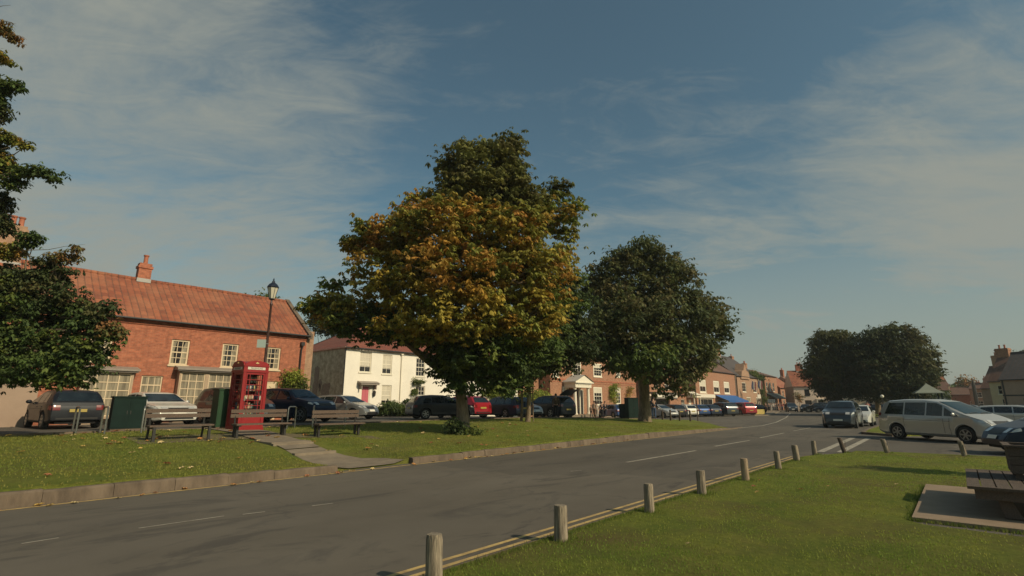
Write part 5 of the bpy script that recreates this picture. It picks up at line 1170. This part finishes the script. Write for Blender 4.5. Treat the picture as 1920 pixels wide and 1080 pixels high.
# benches on the bank, facing the road
def bench(x0, x1, y, z, label, style=0):
    L = x1-x0; t = thing('park_bench', label, 'bench', ((x0+x1)/2, y, z), 0, 'wooden benches along the bank'); W = M['wood_bench']
    bz = (.82, .68) if style else (.84, .70)
    g = MB()
    for z_ in bz: g.box(-L/2, L/2, .38, .42, z_-.055, z_+.055)
    g.build('backrest', W, t); g = MB()
    for i in range(3): g.box(-L/2+.02, L/2-.02, -.10+i*.15, .03+i*.15, .40, .445)
    g.build('seat', W, t)
    for s in (-1, 1):
        q = s*(L/2-.14)
        if style == 0:
            g = MB(); g.tube([(q, .50, -.05), (q, .42, .42), (q, .44, .9)], [.032, .032, .025], 6); g.build('leg', M['metal_dark'], t)
            g = MB(); g.box(q-.035, q+.035, -.13, -.06, -.05, .40); g.build('leg', M['metal_dark'], t)
            g = MB(); g.box(q-.035, q+.035, -.06, .45, .35, .398); g.build('seat_bracket', M['metal_dark'], t)
        else:
            g = MB(); g.box(q-.035, q+.035, .10, .17, -.05, .36); g.box(q-.04, q+.04, -.06, .42, .36, .398); g.tube([(q, .36, .38), (q, .43, .88)], .025, 6); g.build('leg', M['kerb'] if style == 2 else M['metal_dark'], t)
            g = MB(); g.box(q-.035, q+.035, .32, .39, -.05, .36); g.build('leg', M['metal_dark'], t)
for (u0, v0, u1, v1, lab, st) in [(293, 829, 384, 826, 'leftmost of the three benches, dark brown with slanted legs', 0), (447, 822, 541, 821, 'middle bench in front of the red telephone box', 1), (600, 820, 682, 819, 'rightmost bench right of the stepped path, with pale patches on its back', 1)]:
    a_, b_ = on(u0, v0), on(u1, v1); yy = (a_[1]+b_[1])/2+.1; xm = (a_[0]+b_[0])/2; hl = max(.84, (b_[0]-a_[0])/2+.2)
    bench(xm-hl, xm+hl, yy, BH(xm, yy)+.0, lab, st)
# bicycle hoops
def hoop(x, y, rz, label):
    z = BH(x, y) if y < 21 else AS(x, y)+.03
    t = tag(MB().tube([(-.34, 0, -.1), (-.34, 0, .68)]+[(-.34+.12*(1-math.cos(q)), 0, .68+.12*math.sin(q)) for q in np.linspace(.3, math.pi/2, 4)]+[(.34-.12*(1-math.cos(q)), 0, .68+.12*math.sin(q)) for q in np.linspace(math.pi/2, .3, 4)]+[(.34, 0, .68), (.34, 0, -.1)], .026, 8).build('bicycle_hoop', M['steel'], None, 40), label, 'bicycle hoop', 'steel bicycle hoops behind the benches')
    t.location = (x, y, z); t.rotation_euler = (0, 0, rz)
for u, v, z_, rz, lab in [(112, 810, .6, 88, 'steel hoop in front of the dark grey hatchback'), (191, 813, .6, 88, 'steel hoop between the hatchback and the dark green box'), (267, 810, .6, 70, 'steel hoop at the left end of the leftmost bench'), (545, 803, .6, 40, 'steel hoop at the right end of the middle bench'), (586, 800, .6, 60, 'steel hoop at the left end of the rightmost bench'), (646, 798, .6, 60, 'steel hoop behind the rightmost bench')]:
    q = on(u, v); hoop(q[0], min(q[1], 20.9), R(rz), lab)
# cabinets and green boxes
def cabinet(name, x, y, w, dp, h, m, rz, label, cat='cabinet'):
    t = thing(name, label, cat, (x, y, BH(x, y) if y < 21.4 else AS(x, y)), rz)
    g = MB(); g.box(-w/2, w/2, -dp/2, dp/2, .08, h); g.build('body', m, t); g = MB(); g.box(-w/2-.03, w/2+.03, -dp/2-.03, dp/2+.03, h, h+.05); g.build('lid', m, t)
    g = MB(); g.box(-w/2+.02, w/2-.02, -dp/2+.02, dp/2-.02, -.1, .078); g.build('plinth', M['kerb'], t)
    for s in (-1, 1):
        g = MB(); a0, a1 = (-w/2+.03, -.01) if s < 0 else (.01, w/2-.03); g.box(a0, a1, -dp/2-.012, -dp/2-.001, .14, h-.05); d = g.build('door', m, t)
        g = MB(); g.box(s*.05-.012, s*.05+.012, -dp/2-.03, -dp/2-.0125, h*.5, h*.5+.12); g.build('handle', M['metal_dark'], d)
    return t
cabinet('utility_cabinet', 5.15, 22.6, .95, .5, 1.14, M['green_metal'], R(-3), 'wide dark green metal box between the grey hatchback and the white saloon')
x, y = uz(420, dep(TB[0], TB[1])+.2); cabinet('utility_cabinet', x, y+.1, .55, .5, 1.38, M['green_bright'], R(4), 'narrow bright green cabinet hugging the left side of the telephone box')
x, y = uz(1184, 41.5); cabinet('utility_cabinet', x, y, .95, .6, 1.62, M['green_metal'], R(-30), 'tall dark green cabinet just left of the round tree trunk')
x, y = uz(1170, 42.5); cabinet('litter_bin', x, y, .6, .6, 1.15, M['green_metal'], R(-20), 'lower dark bin left of the tall green cabinet', 'litter bin')
# wooden bollards along the lawn
M['wood_tan'] = mat('wood_tan', (.22, .16, .10), .9, c2=(.42, .31, .20), vs=8, stretch=(5, 5, .6), bump=.8, bs=14)
def bollard(x, y, h, lean, rz, label, m='wood_grey', w=.068):
    g = MB(); vs = []; lv = [-.15, 0, .12, h*.6, h*.9, h]; sc = [1, 1, .98, .96, .95, .86]
    for z, s_ in zip(lv, sc):
        for k in range(12):
            t = 2*math.pi*k/12; c, s = math.cos(t), math.sin(t); q = 1/max(abs(c), abs(s))**.92
            j = 1+.05*noise.noise(Vector((k*1.3, z*5, x*3)))
            vs.append((w*q*c*s_*j+lean[0]*z, w*q*s*s_*j+lean[1]*z, z+(.012*noise.noise(Vector((k, x, 5))) if z == h else 0)))
    g.add(vs, [(i*12+k, i*12+(k+1) % 12, (i+1)*12+(k+1) % 12, (i+1)*12+k) for i in range(5) for k in range(12)]+[tuple(range(60, 72))])
    for k in range(3):
        t = random.random()*6.28; g.tube([(w*1.0*math.cos(t)+lean[0]*.1, w*1.0*math.sin(t), .1), (w*.98*math.cos(t)+lean[0]*h*.8, w*.98*math.sin(t), h*.82)], .004, 4)
    o = g.build('bollard', M[m], None, 50); o.location = (x, y, 0); o.rotation_euler = (0, 0, rz); return tag(o, label, 'bollard', 'weathered wooden bollards around the lawn')
ordn = ['nearest weathered wooden bollard at the bottom edge of the picture', 'second weathered bollard from the bottom edge', 'third weathered bollard along the double yellow lines', 'fourth bollard along the yellow lines, shorter and grey', 'fifth bollard, paler and tan, along the yellow lines', 'sixth bollard along the road edge', 'seventh bollard along the road edge', 'eighth bollard, last before the lawn corner', 'dark faced leaning bollard in front of the two junction stripes', 'leaning bollard alone on the side road edge', 'bollard in front of the people carrier front wheel']
for i, (s, n, h, ln_) in enumerate([(3.25, 3.70, .42, (0, .03)), (5.1, 3.66, .41, (0, 0)), (7.2, 3.6, .42, (.01, 0)), (9.2, 3.6, .42, (0, .0)), (11.35, 3.52, .46, (0, 0)), (13.8, 3.5, .44, (0, .03)), (16.1, 3.6, .44, (0, .05)), (18.5, 3.62, .43, (0, 0)), (19.8, 3.02, .48, (.0, .2)), (20.4, 1.95, .46, (0, .18)), (20.7, .12, .46, (0, .1))]):
    bollard(s, n, h, ln_, random.uniform(-.2, .2), ordn[i], m='wood_tan' if i == 4 else 'wood_dark' if i == 8 else 'wood_grey', w=.068+.006*math.sin(i*2.3))
# thin dark posts at the end of the bank
for i, (u, v, h) in enumerate([(1243, 793, .95), (1258, 794, 1.05), (1275, 794, 1.0), (1295, 794, 1.0)]):
    q = at(u, v, .03); g = MB(); g.box(-.055, .055, -.055, .055, -.1, h); g.add([(-.055, -.055, h), (.055, -.055, h), (.055, .055, h), (-.055, .055, h), (0, 0, h+.06)], [(0, 1, 4), (1, 2, 4), (2, 3, 4), (3, 0, 4)])
    o = g.build('post', M['wood_dark'], None); o.location = (q[0], q[1], 0); tag(o, ['first', 'second', 'third', 'fourth'][i]+' dark post to the right of the round tree trunk', 'post', 'dark posts at the end of the bank')
q = at(1309, 793, .02); t = thing('sign_post', 'tall thin brown pole standing right of the four dark posts', 'pole', (q[0], q[1], 0)); g = MB(); g.tube([(0, 0, -.1), (0, 0, 3.2)], .045, 8); g.build('pole', M['wood_dark'], t, 40); g = MB(); g.lathe([(.06, -.05), (.07, .0), (.05, .06)], (0, 0, 3.2), 8); g.build('cap', M['trim'], t)
q = on(1000, 790); t = tag(MB().tube([(0, 0, -.1), (0, .03, 1.3), (0, .02, 2.2)], .035, 6).build('stake', M['bark'], None), 'thin wooden stake right of the dark green tree trunk', 'stake'); t.location = (q[0], q[1], BH(q[0], min(q[1], 21)))
# small globe lamp on the far green
q = uz(1656, 40); t = thing('globe_lamp', 'small white globe lamp on a dark post before the trees on the far green', 'street lamp', (q[0], q[1], 0)); g = MB(); g.tube([(0, 0, 0), (0, 0, 2.0)], .04, 8); g.build('post', M['metal_dark'], t); g = MB(); g.ball((0, 0, 2.12), .13, 12, 8); g.build('globe', M['fascia_white'], t, 60)
# signs and barriers near the inn
q = at(1424, 779, 0); 
t = thing('sandwich_board', 'yellow barrier board on the pavement edge before the inn', 'board', (q[0], q[1], .06), R(-35)); g = MB(); g.box(-.85, .85, -.05, .05, .1, .75); g.build('board', mat('yellow_board', (.50, .38, .10), .6, var=.2), t)
for s_ in (-1, 1): g = MB(); g.box(s_*.8-.04, s_*.8+.04, -.25, .25, -.02, .1); g.build('foot', M['trim'], t)
q = uz(1424, 92); t = thing('hanging_sign', 'square white sign on a post in front of the ivy covered inn', 'sign', (q[0], q[1], .1), R(-35)); g = MB(); g.tube([(0, 0, -.1), (0, 0, 3.4)], .07, 6); g.build('post', M['wood_dark'], t); g = MB(); g.box(-.35, .35, -.12, -.07, 2.4, 3.1); g.build('board', M['fascia_white'], t)
g = MB(); g.prism([(-1.0, 0), (-.75, 0), (-.1, 2.2), (-.3, 2.2)], 'y', -.05, .05); g.prism([(1.0, 0), (.75, 0), (.1, 2.2), (.3, 2.2)], 'y', -.05, .05); g.build('brace', M['wood_dark'], t)
for i, (u, dz) in enumerate([(1406, 0), (1418, .2)]):
    q = uz(u, 104); t = thing('flag', ['red white and blue flag hanging from the inn front, left one', 'red white and blue flag hanging from the inn front, right one'][i], 'flag', (q[0], q[1]-.5, 3.9+dz), R(-35))
    g = MB(); g.tube([(0, 0, 0), (-.5, -1.2, 2.3)], .05, 6); g.build('pole', M['fascia_white'], t)
    for k, mm in enumerate(('flag_blue', 'flag_white', 'flag_red')):
        if mm not in M: M[mm] = mat(mm, {'flag_blue': (.05, .06, .13), 'flag_white': (.42, .36, .30), 'flag_red': (.25, .07, .06)}[mm], .8)
        g = MB(); g.grid(lambda u_, v_: (-.5+.06*k-.02+(.28)*(u_+k)-.25*v_*0+.05*math.sin(v_*7+k), -1.1+.5*v_*.3+.06*math.sin(u_*4+v_*3), 2.2-1.7*v_-.3*(u_+k)*.3), 3, 8); g.build('cloth', M[mm], t, 60, fix=False)
# ------------------------------------------------------------------ planter seat and slab (right foreground)
g = MB(); g.box(9.15, 13.0, -3.4, .72, -.05, .05); tag(g.build('slab', M['slab'], None), kind='structure')
c0 = at(1822, 912, .45); c1 = at(1803, 878, .45)
sx0, sx1, sy1 = c0[0], max(c1[0], c0[0]+1.0), (c0[1]+c1[1])/2
ps = thing('garden_bench', 'wooden slatted seat built round a square plank planter on a concrete slab', 'bench', ((sx0+sx1)/2, sy1-1.0, .065))
wx = (sx1-sx0)/2; zt = .385; WD = M['wood_dark']
g = MB(); y_ = 1.0; k = 0
while y_ > -1.3:
    g.box(-wx+.10, wx-.10, y_-.14, y_, zt-.035, zt); y_ -= .155
g.box(-wx, -wx+.09, -1.3, 1.0, zt-.035, zt+.002).box(wx-.09, wx, -1.3, 1.0, zt-.035, zt+.002); g.build('seat', WD, ps)
g = MB(); g.box(-wx+.04, -wx+.09, -1.25, .93, zt-.16, zt-.037).box(wx-.09, wx-.04, -1.25, .93, zt-.16, zt-.037).box(-wx+.09, wx-.09, .86, .91, zt-.16, zt-.037); g.build('seat_frame', WD, ps)
for (lx, ly) in ((-wx+.16, .62), (wx-.16, .62), (-wx+.16, -.9), (wx-.16, -.9)):
    g = MB(); s_ = 1 if ly > 0 else -1; g.prism([(ly-.05, zt-.16), (ly+.09, zt-.16), (ly+.03*s_+.02, 0), (ly-.13, 0)], 'x', lx-.045, lx+.045); g.build('leg', WD, ps)
g = MB(); g.box(-wx+.2, wx-.2, .55, .60, .06, .14); g.build('cross_rail', WD, ps)
_e = at(1899, 893, .50); pb1 = _e[1]-ps.location.y; pb0 = pb1-1.3; px0, px1 = _e[0]-ps.location.x, _e[0]-ps.location.x+.85
g = MB()
for k in range(3):
    z0 = zt+.09+k*.125; g.box(px0, px1, pb1-.03, pb1, z0, z0+.118).box(px0, px0+.03, pb0, pb1-.03, z0, z0+.118).box(px1-.03, px1, pb0, pb1-.03, z0, z0+.118).box(px0, px1, pb0-.03, pb0, z0, z0+.118)
zz = zt+.09+3*.125; g.box(px0-.03, px1+.03, pb1-.05, pb1+.04, zz, zz+.03).box(px0-.03, px0+.06, pb0, pb1-.05, zz, zz+.03).box(px1-.06, px1+.03, pb0, pb1-.05, zz, zz+.03)
for cx in (px0+.035, px1-.115):
    for cy in (pb0+.0, pb1-.115): g.box(cx, cx+.08, cy, cy+.08, zt+.001, zz)
pl = g.build('planter', WD, ps); g = MB(); g.box(px0+.03, px1-.03, pb0, pb1-.03, zz-.14, zz-.06); g.build('soil', M['soil'], pl)
t = thing('planter_flowers', 'pale pink dried flowers in the plank planter at the right edge', 'plant', (ps.location.x, ps.location.y-.35, zz+.0))
n = 260; P = np.stack([RNG.uniform(px0+.1, px1-.1, n), RNG.uniform(-.4, .4, n), RNG.uniform(-.06, .10, n)], 1); C = np.array([(.45, .30, .24), (.30, .22, .12), (.12, .12, .05), (.5, .38, .3)])[RNG.integers(0, 4, n)]; leaves('flowers', P, None, C, .08, t, 5)
q = (15.9, -2.6); t = thing('street_tree', 'young tree just outside the right edge whose shadow crosses the lawn', 'tree', (q[0], q[1], .03)); lo = [(np.array((q[0], q[1], 2.6)), (.45, .45, .8), 'green')]; crown(t, lo, .25, 40, .16, PAL, 4); trunk(t, .05, (0, 0, 2), .04, [(0, 0, 2.9)], (), 0, 1.1)
# ------------------------------------------------------------------ people
SK = mat('skin', (.42, .24, .16), .6); HAIRS = [mat('hair', c, .8) for c in ((.03, .02, .015), (.12, .07, .03), (.35, .32, .28))]
def skin_mesh(name, verts, edges, radii, m, parent, root_i=0, sub=1):
    me = bpy.data.meshes.new(name); me.from_pydata(verts, edges, []); o = bpy.data.objects.new(name, me); col.objects.link(o)
    md = o.modifiers.new('s', 'SKIN'); sv = me.skin_vertices[0].data if me.skin_vertices else None
    if sv is None:
        bpy.context.view_layer.objects.active = o; bpy.ops.mesh.customdata_skin_add(); sv = me.skin_vertices[0].data
    for i, r in enumerate(radii):
        sv[i].radius = r if hasattr(r, '__len__') else (r, r); sv[i].use_root = (i == root_i)
    md.use_smooth_shade = True; s = o.modifiers.new('u', 'SUBSURF'); s.levels = sub; s.render_levels = sub
    bpy.context.view_layer.update(); m2 = bpy.data.meshes.new_from_object(o.evaluated_get(bpy.context.evaluated_depsgraph_get())); bpy.data.objects.remove(o)
    m2.materials.clear(); m2.materials.append(m); m2.polygons.foreach_set('use_smooth', [True]*len(m2.polygons)); q = bpy.data.objects.new(name, m2); col.objects.link(q); q.parent = parent; return q
def person(x, y, z, face, label, top, bottom, h=1.7, stride=.15, hair=0, skirt=False, lean=0, arm=.1, hat=None, group='people near the shops', sit=False):
    t = thing('person', label, 'person', (x, y, z), face, group); s = h/1.75; t.scale = (s, s, s)
    # x forward, y left
    hp = .92; st = stride
    def lx(z_): return lean*(z_-hp)
    J = {'pel': (0, 0, .95), 'wai': (lx(1.1), 0, 1.10), 'che': (lx(1.32), 0, 1.32), 'nek': (lx(1.5), 0, 1.50), 'hed0': (lx(1.6)+.01, 0, 1.60), 'hed1': (lx(1.7)+.015, 0, 1.70)}
    V = list(J.values()); rad = [(.15, .11), (.13, .10), (.17, .11), .055, .085, .07]; E = [(0, 1), (1, 2), (2, 3), (3, 4), (4, 5)]
    def leg(sd, f):
        i = len(V); V.extend([(0, sd*.10, .86), (f*.5+.03, sd*.10, .48), (f-.02, sd*.10, .09), (f+.14, sd*.11, .035)]); rad.extend([.088, .055, .04, .035]); E.extend([(0, i), (i, i+1), (i+1, i+2), (i+2, i+3)]); return i
    l1 = leg(1, st); l2 = leg(-1, -st)
    ai = []
    for sd, f in ((1, -arm), (-1, arm)):
        i = len(V); V.extend([(lx(1.43), sd*.19, 1.43), (lx(1.15)+f*.4, sd*.24, 1.15), (lx(.9)+f+.06, sd*.23, .91), (lx(.8)+f+.10, sd*.22, .82)]); rad.extend([.055, .043, .03, .035]); E.extend([(2, i), (i, i+1), (i+1, i+2), (i+2, i+3)]); ai.append(i)
    b = skin_mesh('body', V, E, rad, SK, t)
    # top: torso and sleeves
    tv = [V[0], V[1], V[2], (V[3][0], 0, 1.47)]; tr_ = [(.172, .135), (.16, .13), (.19, .135), .075]; te = [(0, 1), (1, 2), (2, 3)]
    for i in ai:
        k = len(tv); tv += [V[i], V[i+1], V[i+2]]; tr_ += [.072, .058, .045]; te += [(2, k), (k, k+1), (k+1, k+2)]
    skin_mesh('jacket', tv, te, tr_, top, t)
    if skirt:
        g = MB(); g.lathe([(.15, 1.08), (.19, .92), (.27, .45), (.28, .42)], seg=14); g.build('skirt', bottom, t, 60)
    else:
        pv = [(0, 0, 1.0), (0, 0, .93)]; pr_ = [(.15, .12), (.16, .13)]; pe = [(0, 1)]
        for i in (l1, l2):
            k = len(pv); pv += [V[i], V[i+1], (V[i+2][0], V[i+2][1], .10)]; pr_ += [.105, .075, .06]; pe += [(1, k), (k, k+1), (k+1, k+2)]
        skin_mesh('trousers', pv, pe, pr_, bottom, t)
    hx = V[5][0]; g = MB(); g.ball((hx-.015, 0, 1.69), (.10, .085, .10), 12, 8); hm = HAIRS[hair]
    g.build('hair', hm, t, 60)
    g = MB(); g.ball((hx+.085, 0, 1.635), (.022, .012, .02), 6, 4)
    for e in (-1, 1): g.ball((hx-.0, e*.083, 1.64), (.02, .012, .028), 6, 4)
    n_ = g.build('face', SK, t, 60); g = MB()
    for e in (-1, 1): g.ball((hx+.078, e*.03, 1.665), (.008, .01, .007), 6, 4)
    g.box(hx+.074, hx+.082, -.022, .022, 1.592, 1.600); g.build('eyes_and_mouth', HAIRS[0], n_, 60)
    if hat: g = MB(); g.lathe([(.14, 1.72), (.14, 1.73), (.105, 1.735), (.10, 1.80), (.05, 1.83), (0, 1.83)], (hx, 0, 0), 12); g.build('hat', hat, t, 60)
    return t
CL = {k: mat('cloth_'+k, c, .9, var=.12, vs=8) for k, c in dict(navy=(.015, .02, .035), black=(.012, .012, .014), beige=(.42, .33, .24), white=(.6, .56, .48), jean=(.05, .08, .15), red=(.30, .03, .03), grey=(.13, .13, .13), brown=(.12, .07, .04), pink=(.45, .25, .24), blue=(.06, .10, .22)).items()}
def pz(u, d, f, lab, top, bot, **k): x, y = uz(u, d); return person(x, y, k.pop('z', AS(x, y)+.0), R(f), lab, CL[top], CL[bot], **k)
pz(1066, 45, 230, 'person in a black coat and hat standing left of the white porch', 'black', 'navy', hat=CL['black'], h=1.75, z=.62)
pz(1042, 36.5, 220, 'person in a dark brown coat bending at the raised tailgate', 'brown', 'black', lean=.25, h=1.72, stride=.05)
pz(1114, 55, 180, 'person in a cream top and hat below the porch windows', 'beige', 'brown', hat=CL['brown'], h=1.72)
pz(1119, 55.5, 200, 'person in white trousers beside the one in the cream top', 'white', 'white', h=1.6)
pz(1128, 54, 20, 'person in dark clothes left of the blue hatchback', 'navy', 'black', h=1.66)
pz(1134, 54.5, 200, 'person in navy coat nearest the blue hatchback', 'navy', 'navy', h=1.72)
pz(1108, 57, 60, 'seated looking low person in dark clothes right of the porch column', 'brown', 'black', h=1.35, hair=1)
pz(1225, 43, 30, 'person in a long navy coat and jeans right behind the round tree trunk', 'navy', 'jean', h=1.85, stride=.05, arm=.02)
for i, (u, d_, tp, bt, hh, lab) in enumerate([(1441, 98, 'grey', 'black', 1.7, 'person in grey leading the group before the end shop'), (1445, 100, 'white', 'white', 1.65, 'person all in white at the shop fronts'), (1449, 99, 'white', 'grey', 1.7, 'person in white top and grey trousers at the shop fronts'), (1453, 101, 'grey', 'grey', 1.72, 'person all in grey at the shop fronts'),
        (1457, 102, 'black', 'grey', 1.75, 'person in black top near the far end shops'), (1462, 103, 'pink', 'beige', 1.65, 'person in pink top near the far end shops'), (1466, 100, 'red', 'jean', 1.7, 'person in red top and jeans walking at the road bend'), (1471, 101, 'red', 'black', 1.72, 'person in red top and black trousers at the road bend'), (1475, 104, 'beige', 'brown', 1.7, 'person in beige at the far corner of the road'), (1416, 88, 'brown', 'navy', 1.68, 'person in brown beside the yellow barrier board'), (1435, 91, 'brown', 'black', 1.7, 'person in dark brown right of the white inn sign')]):
    x, y = uz(u, d_); person(x, y, .1, R(random.choice([10, 190, 200, 30])), lab, CL[tp], CL[bt], h=hh, stride=random.uniform(.05, .25), hair=i % 3)
pz(1626, 60, 200, 'person in a dark red top standing on the far green', 'red', 'jean', z=.1)
# ------------------------------------------------------------------ fallen leaves
lf = [mat('dead_leaf', c, .8) for c in ((.42, .20, .06), (.50, .34, .10), (.30, .12, .05), (.55, .42, .2))]
LM = []
for m_ in lf:
    g = MB(); pts = []
    for k in range(10):
        t = 2*math.pi*k/10; r = (.085 if k % 2 == 0 else .045); pts.append((r*math.cos(t), r*math.sin(t), .012+.02*(k % 2)))
    g.add([(0, 0, .004)]+pts, [(0, 1+k, 1+(k+1) % 10) for k in range(10)]); o = g.build('fallen_leaf', m_, None, fix=False); LM.append(o.data); bpy.data.objects.remove(o)
def drop(x, y, z, sc):
    o = bpy.data.objects.new('fallen_leaf', random.choice(LM)); col.objects.link(o); o.location = (x, y, z+.01); o.rotation_euler = (random.uniform(-.3, .3), random.uniform(-.3, .3), random.random()*6.28); o.scale = (sc,)*3
    tag(o, 'dry brown or yellow leaf lying loose on the grass or by the kerb', 'leaf', 'fallen leaves scattered on the grass and kerb')
for i in range(150):
    s = random.uniform(-2, 20); n = random.uniform(11.4, 21)
    if random.random() < .35: s, n = random.uniform(0, 8), random.uniform(16, 21)
    drop(s, n, BH(s, n)+.02, random.uniform(.6, 1.2))
for i in range(55): drop(random.uniform(-1, 22), NK-random.uniform(.07, .35), .005, random.uniform(.5, .9))
for i in range(34): a_ = random.uniform(1.5, 16); b_ = random.uniform(-4, 3.5); drop(a_, b_, LH(a_, b_)+.02, random.uniform(.3, .6))
# ------------------------------------------------------------------ grass blades
def blades(name, S, N_, Z, hgt, wid, cols):
    n = len(S); az = RNG.uniform(0, 2*np.pi, n); ln = RNG.normal(0, .5, n); h = hgt*RNG.uniform(.5, 1.3, n)
    dx, dy = np.cos(az), np.sin(az); a2 = RNG.uniform(0, 2*np.pi, n)
    p0 = np.stack([S-dx*wid/2, N_-dy*wid/2, Z], 1); p1 = np.stack([S+dx*wid/2, N_+dy*wid/2, Z], 1); p2 = np.stack([S+np.cos(a2)*ln*h, N_+np.sin(a2)*ln*h, Z+h], 1)
    V = np.stack([p0, p1, p2], 1).reshape(-1, 3); me = bpy.data.meshes.new(name); me.vertices.add(3*n); me.vertices.foreach_set('co', V.astype(np.float32).ravel())
    me.loops.add(3*n); me.loops.foreach_set('vertex_index', np.arange(3*n, dtype=np.int32)); me.polygons.add(n); me.polygons.foreach_set('loop_start', np.arange(0, 3*n, 3, dtype=np.int32)); me.update(calc_edges=True)
    c = cols*RNG.uniform(.75, 1.25, (n, 1)); ca = me.color_attributes.new('leafcol', 'FLOAT_COLOR', 'POINT'); ca.data.foreach_set('color', np.repeat(np.concatenate([c, np.ones((n, 1))], 1), 3, 0).astype(np.float32).ravel())
    me.materials.append(M['blade']); o = bpy.data.objects.new(name, me); col.objects.link(o); return tag(o, kind='stuff')
def vnoise(S, N_, f, o=0): return np.array([noise.noise(Vector((a*f, b*f, o))) for a, b in zip(S, N_)])
n = 230000; S = RNG.uniform(1.2, 20.3, n); N_ = RNG.uniform(-9, 3.95, n); dist = np.hypot(S, N_); ang = np.degrees(np.arctan2(N_, S))
keep = (ang > -10) & (ang < 75) & (RNG.random(n) < np.clip(4.2/dist, .16, 1)) & (N_ < 3.84-.010*S) & ~((S > 9.1) & (S < 13.05) & (N_ < .76)) & ((S < 17.5) | (N_ < 3.6-.3*(S-17.5)))
S, N_, dist = S[keep], N_[keep], dist[keep]; v = vnoise(S, N_, .9)+.5*vnoise(S, N_, 3.1, 4)+.7*vnoise(S, N_, .3, 9); thin = RNG.random(len(S)) < np.clip(.85+v*1.6, .05, 1); S, N_, dist, v = S[thin], N_[thin], dist[thin], v[thin]
Z = np.array([LH(a, b) for a, b in zip(S, N_)]); f = np.clip(v+.5, 0, 1)[:, None]
cols = np.array([(.37, .35, .07)])*(1-f)+np.array([(.23, .31, .05)])*f
blades('lawn_grass', S, N_, Z, .021, .0055+.0009*dist, cols)
n = 120000; S = RNG.uniform(-6, 34, n); N_ = RNG.uniform(11.25, 21, n); keep = (RNG.random(n) < np.clip(16/np.hypot(S, N_), .2, 1)) & ~((S > 6.75) & (S < 8.6) & (N_ < 20.9))
S, N_ = S[keep], N_[keep]; v = vnoise(S, N_, .55)+.5*vnoise(S, N_, 2.3, 4); thin = RNG.random(len(S)) < np.clip(.95+v*1.4, .1, 1); S, N_, v = S[thin], N_[thin], v[thin]
Z = np.array([BH(a, b) for a, b in zip(S, N_)]); f = np.clip(v+.5, 0, 1)[:, None]; cols = np.array([(.33, .295, .07)])*(1-f)+np.array([(.22, .265, .048)])*f
blades('bank_grass', S, N_, Z, .035, .022, cols)

# tufts of longer grass against the posts, slab and tree feet
TS = []; TN = []
for (a, b) in [(3.25, 3.70), (5.1, 3.66), (7.2, 3.6), (9.2, 3.6), (11.35, 3.52), (13.8, 3.5), (16.1, 3.6), (18.5, 3.62), (19.8, 3.02), (20.4, 1.95), (20.7, .12)]:
    TS.append(a+RNG.normal(0, .10, 150)); TN.append(b-abs(RNG.normal(0, .10, 150)))
TS.append(RNG.uniform(9.1, 13, 700)); TN.append(.74+abs(RNG.normal(0, .03, 700))); TS.append(9.13-abs(RNG.normal(0, .03, 900))); TN.append(RNG.uniform(-3, .75, 900))
TS.append(RNG.uniform(-4, 17, 5000)); TN.append(3.83-.010*TS[-1]+RNG.normal(0, .035, 5000))
S = np.concatenate(TS); N_ = np.concatenate(TN); Z = np.array([max(0, LH(a, b)-.01) for a, b in zip(S, N_)]); cols = np.array([(.14, .19, .035)])+RNG.uniform(-.03, .06, (len(S), 1))*np.array([[1.2, .6, .3]])
blades('edge_grass', S, N_, Z, .055, .010, cols)
# ------------------------------------------------------------------ haze
g = MB(); g.box(-70, 280, -130, 130, -1.4, 18.5); hz = g.build('haze', [], None)
hm = bpy.data.materials.new('haze'); hm.use_nodes = True; nt = hm.node_tree; nt.nodes.remove(nt.nodes['Principled BSDF']); pv = nt.nodes.new('ShaderNodeVolumePrincipled')
pv.inputs['Color'].default_value = (.82, .90, .90, 1); pv.inputs['Density'].default_value = .0004; nt.links.new(pv.outputs[0], nt.nodes['Material Output'].inputs['Volume'])
hz.data.materials.append(hm); tag(hz, kind='stuff')
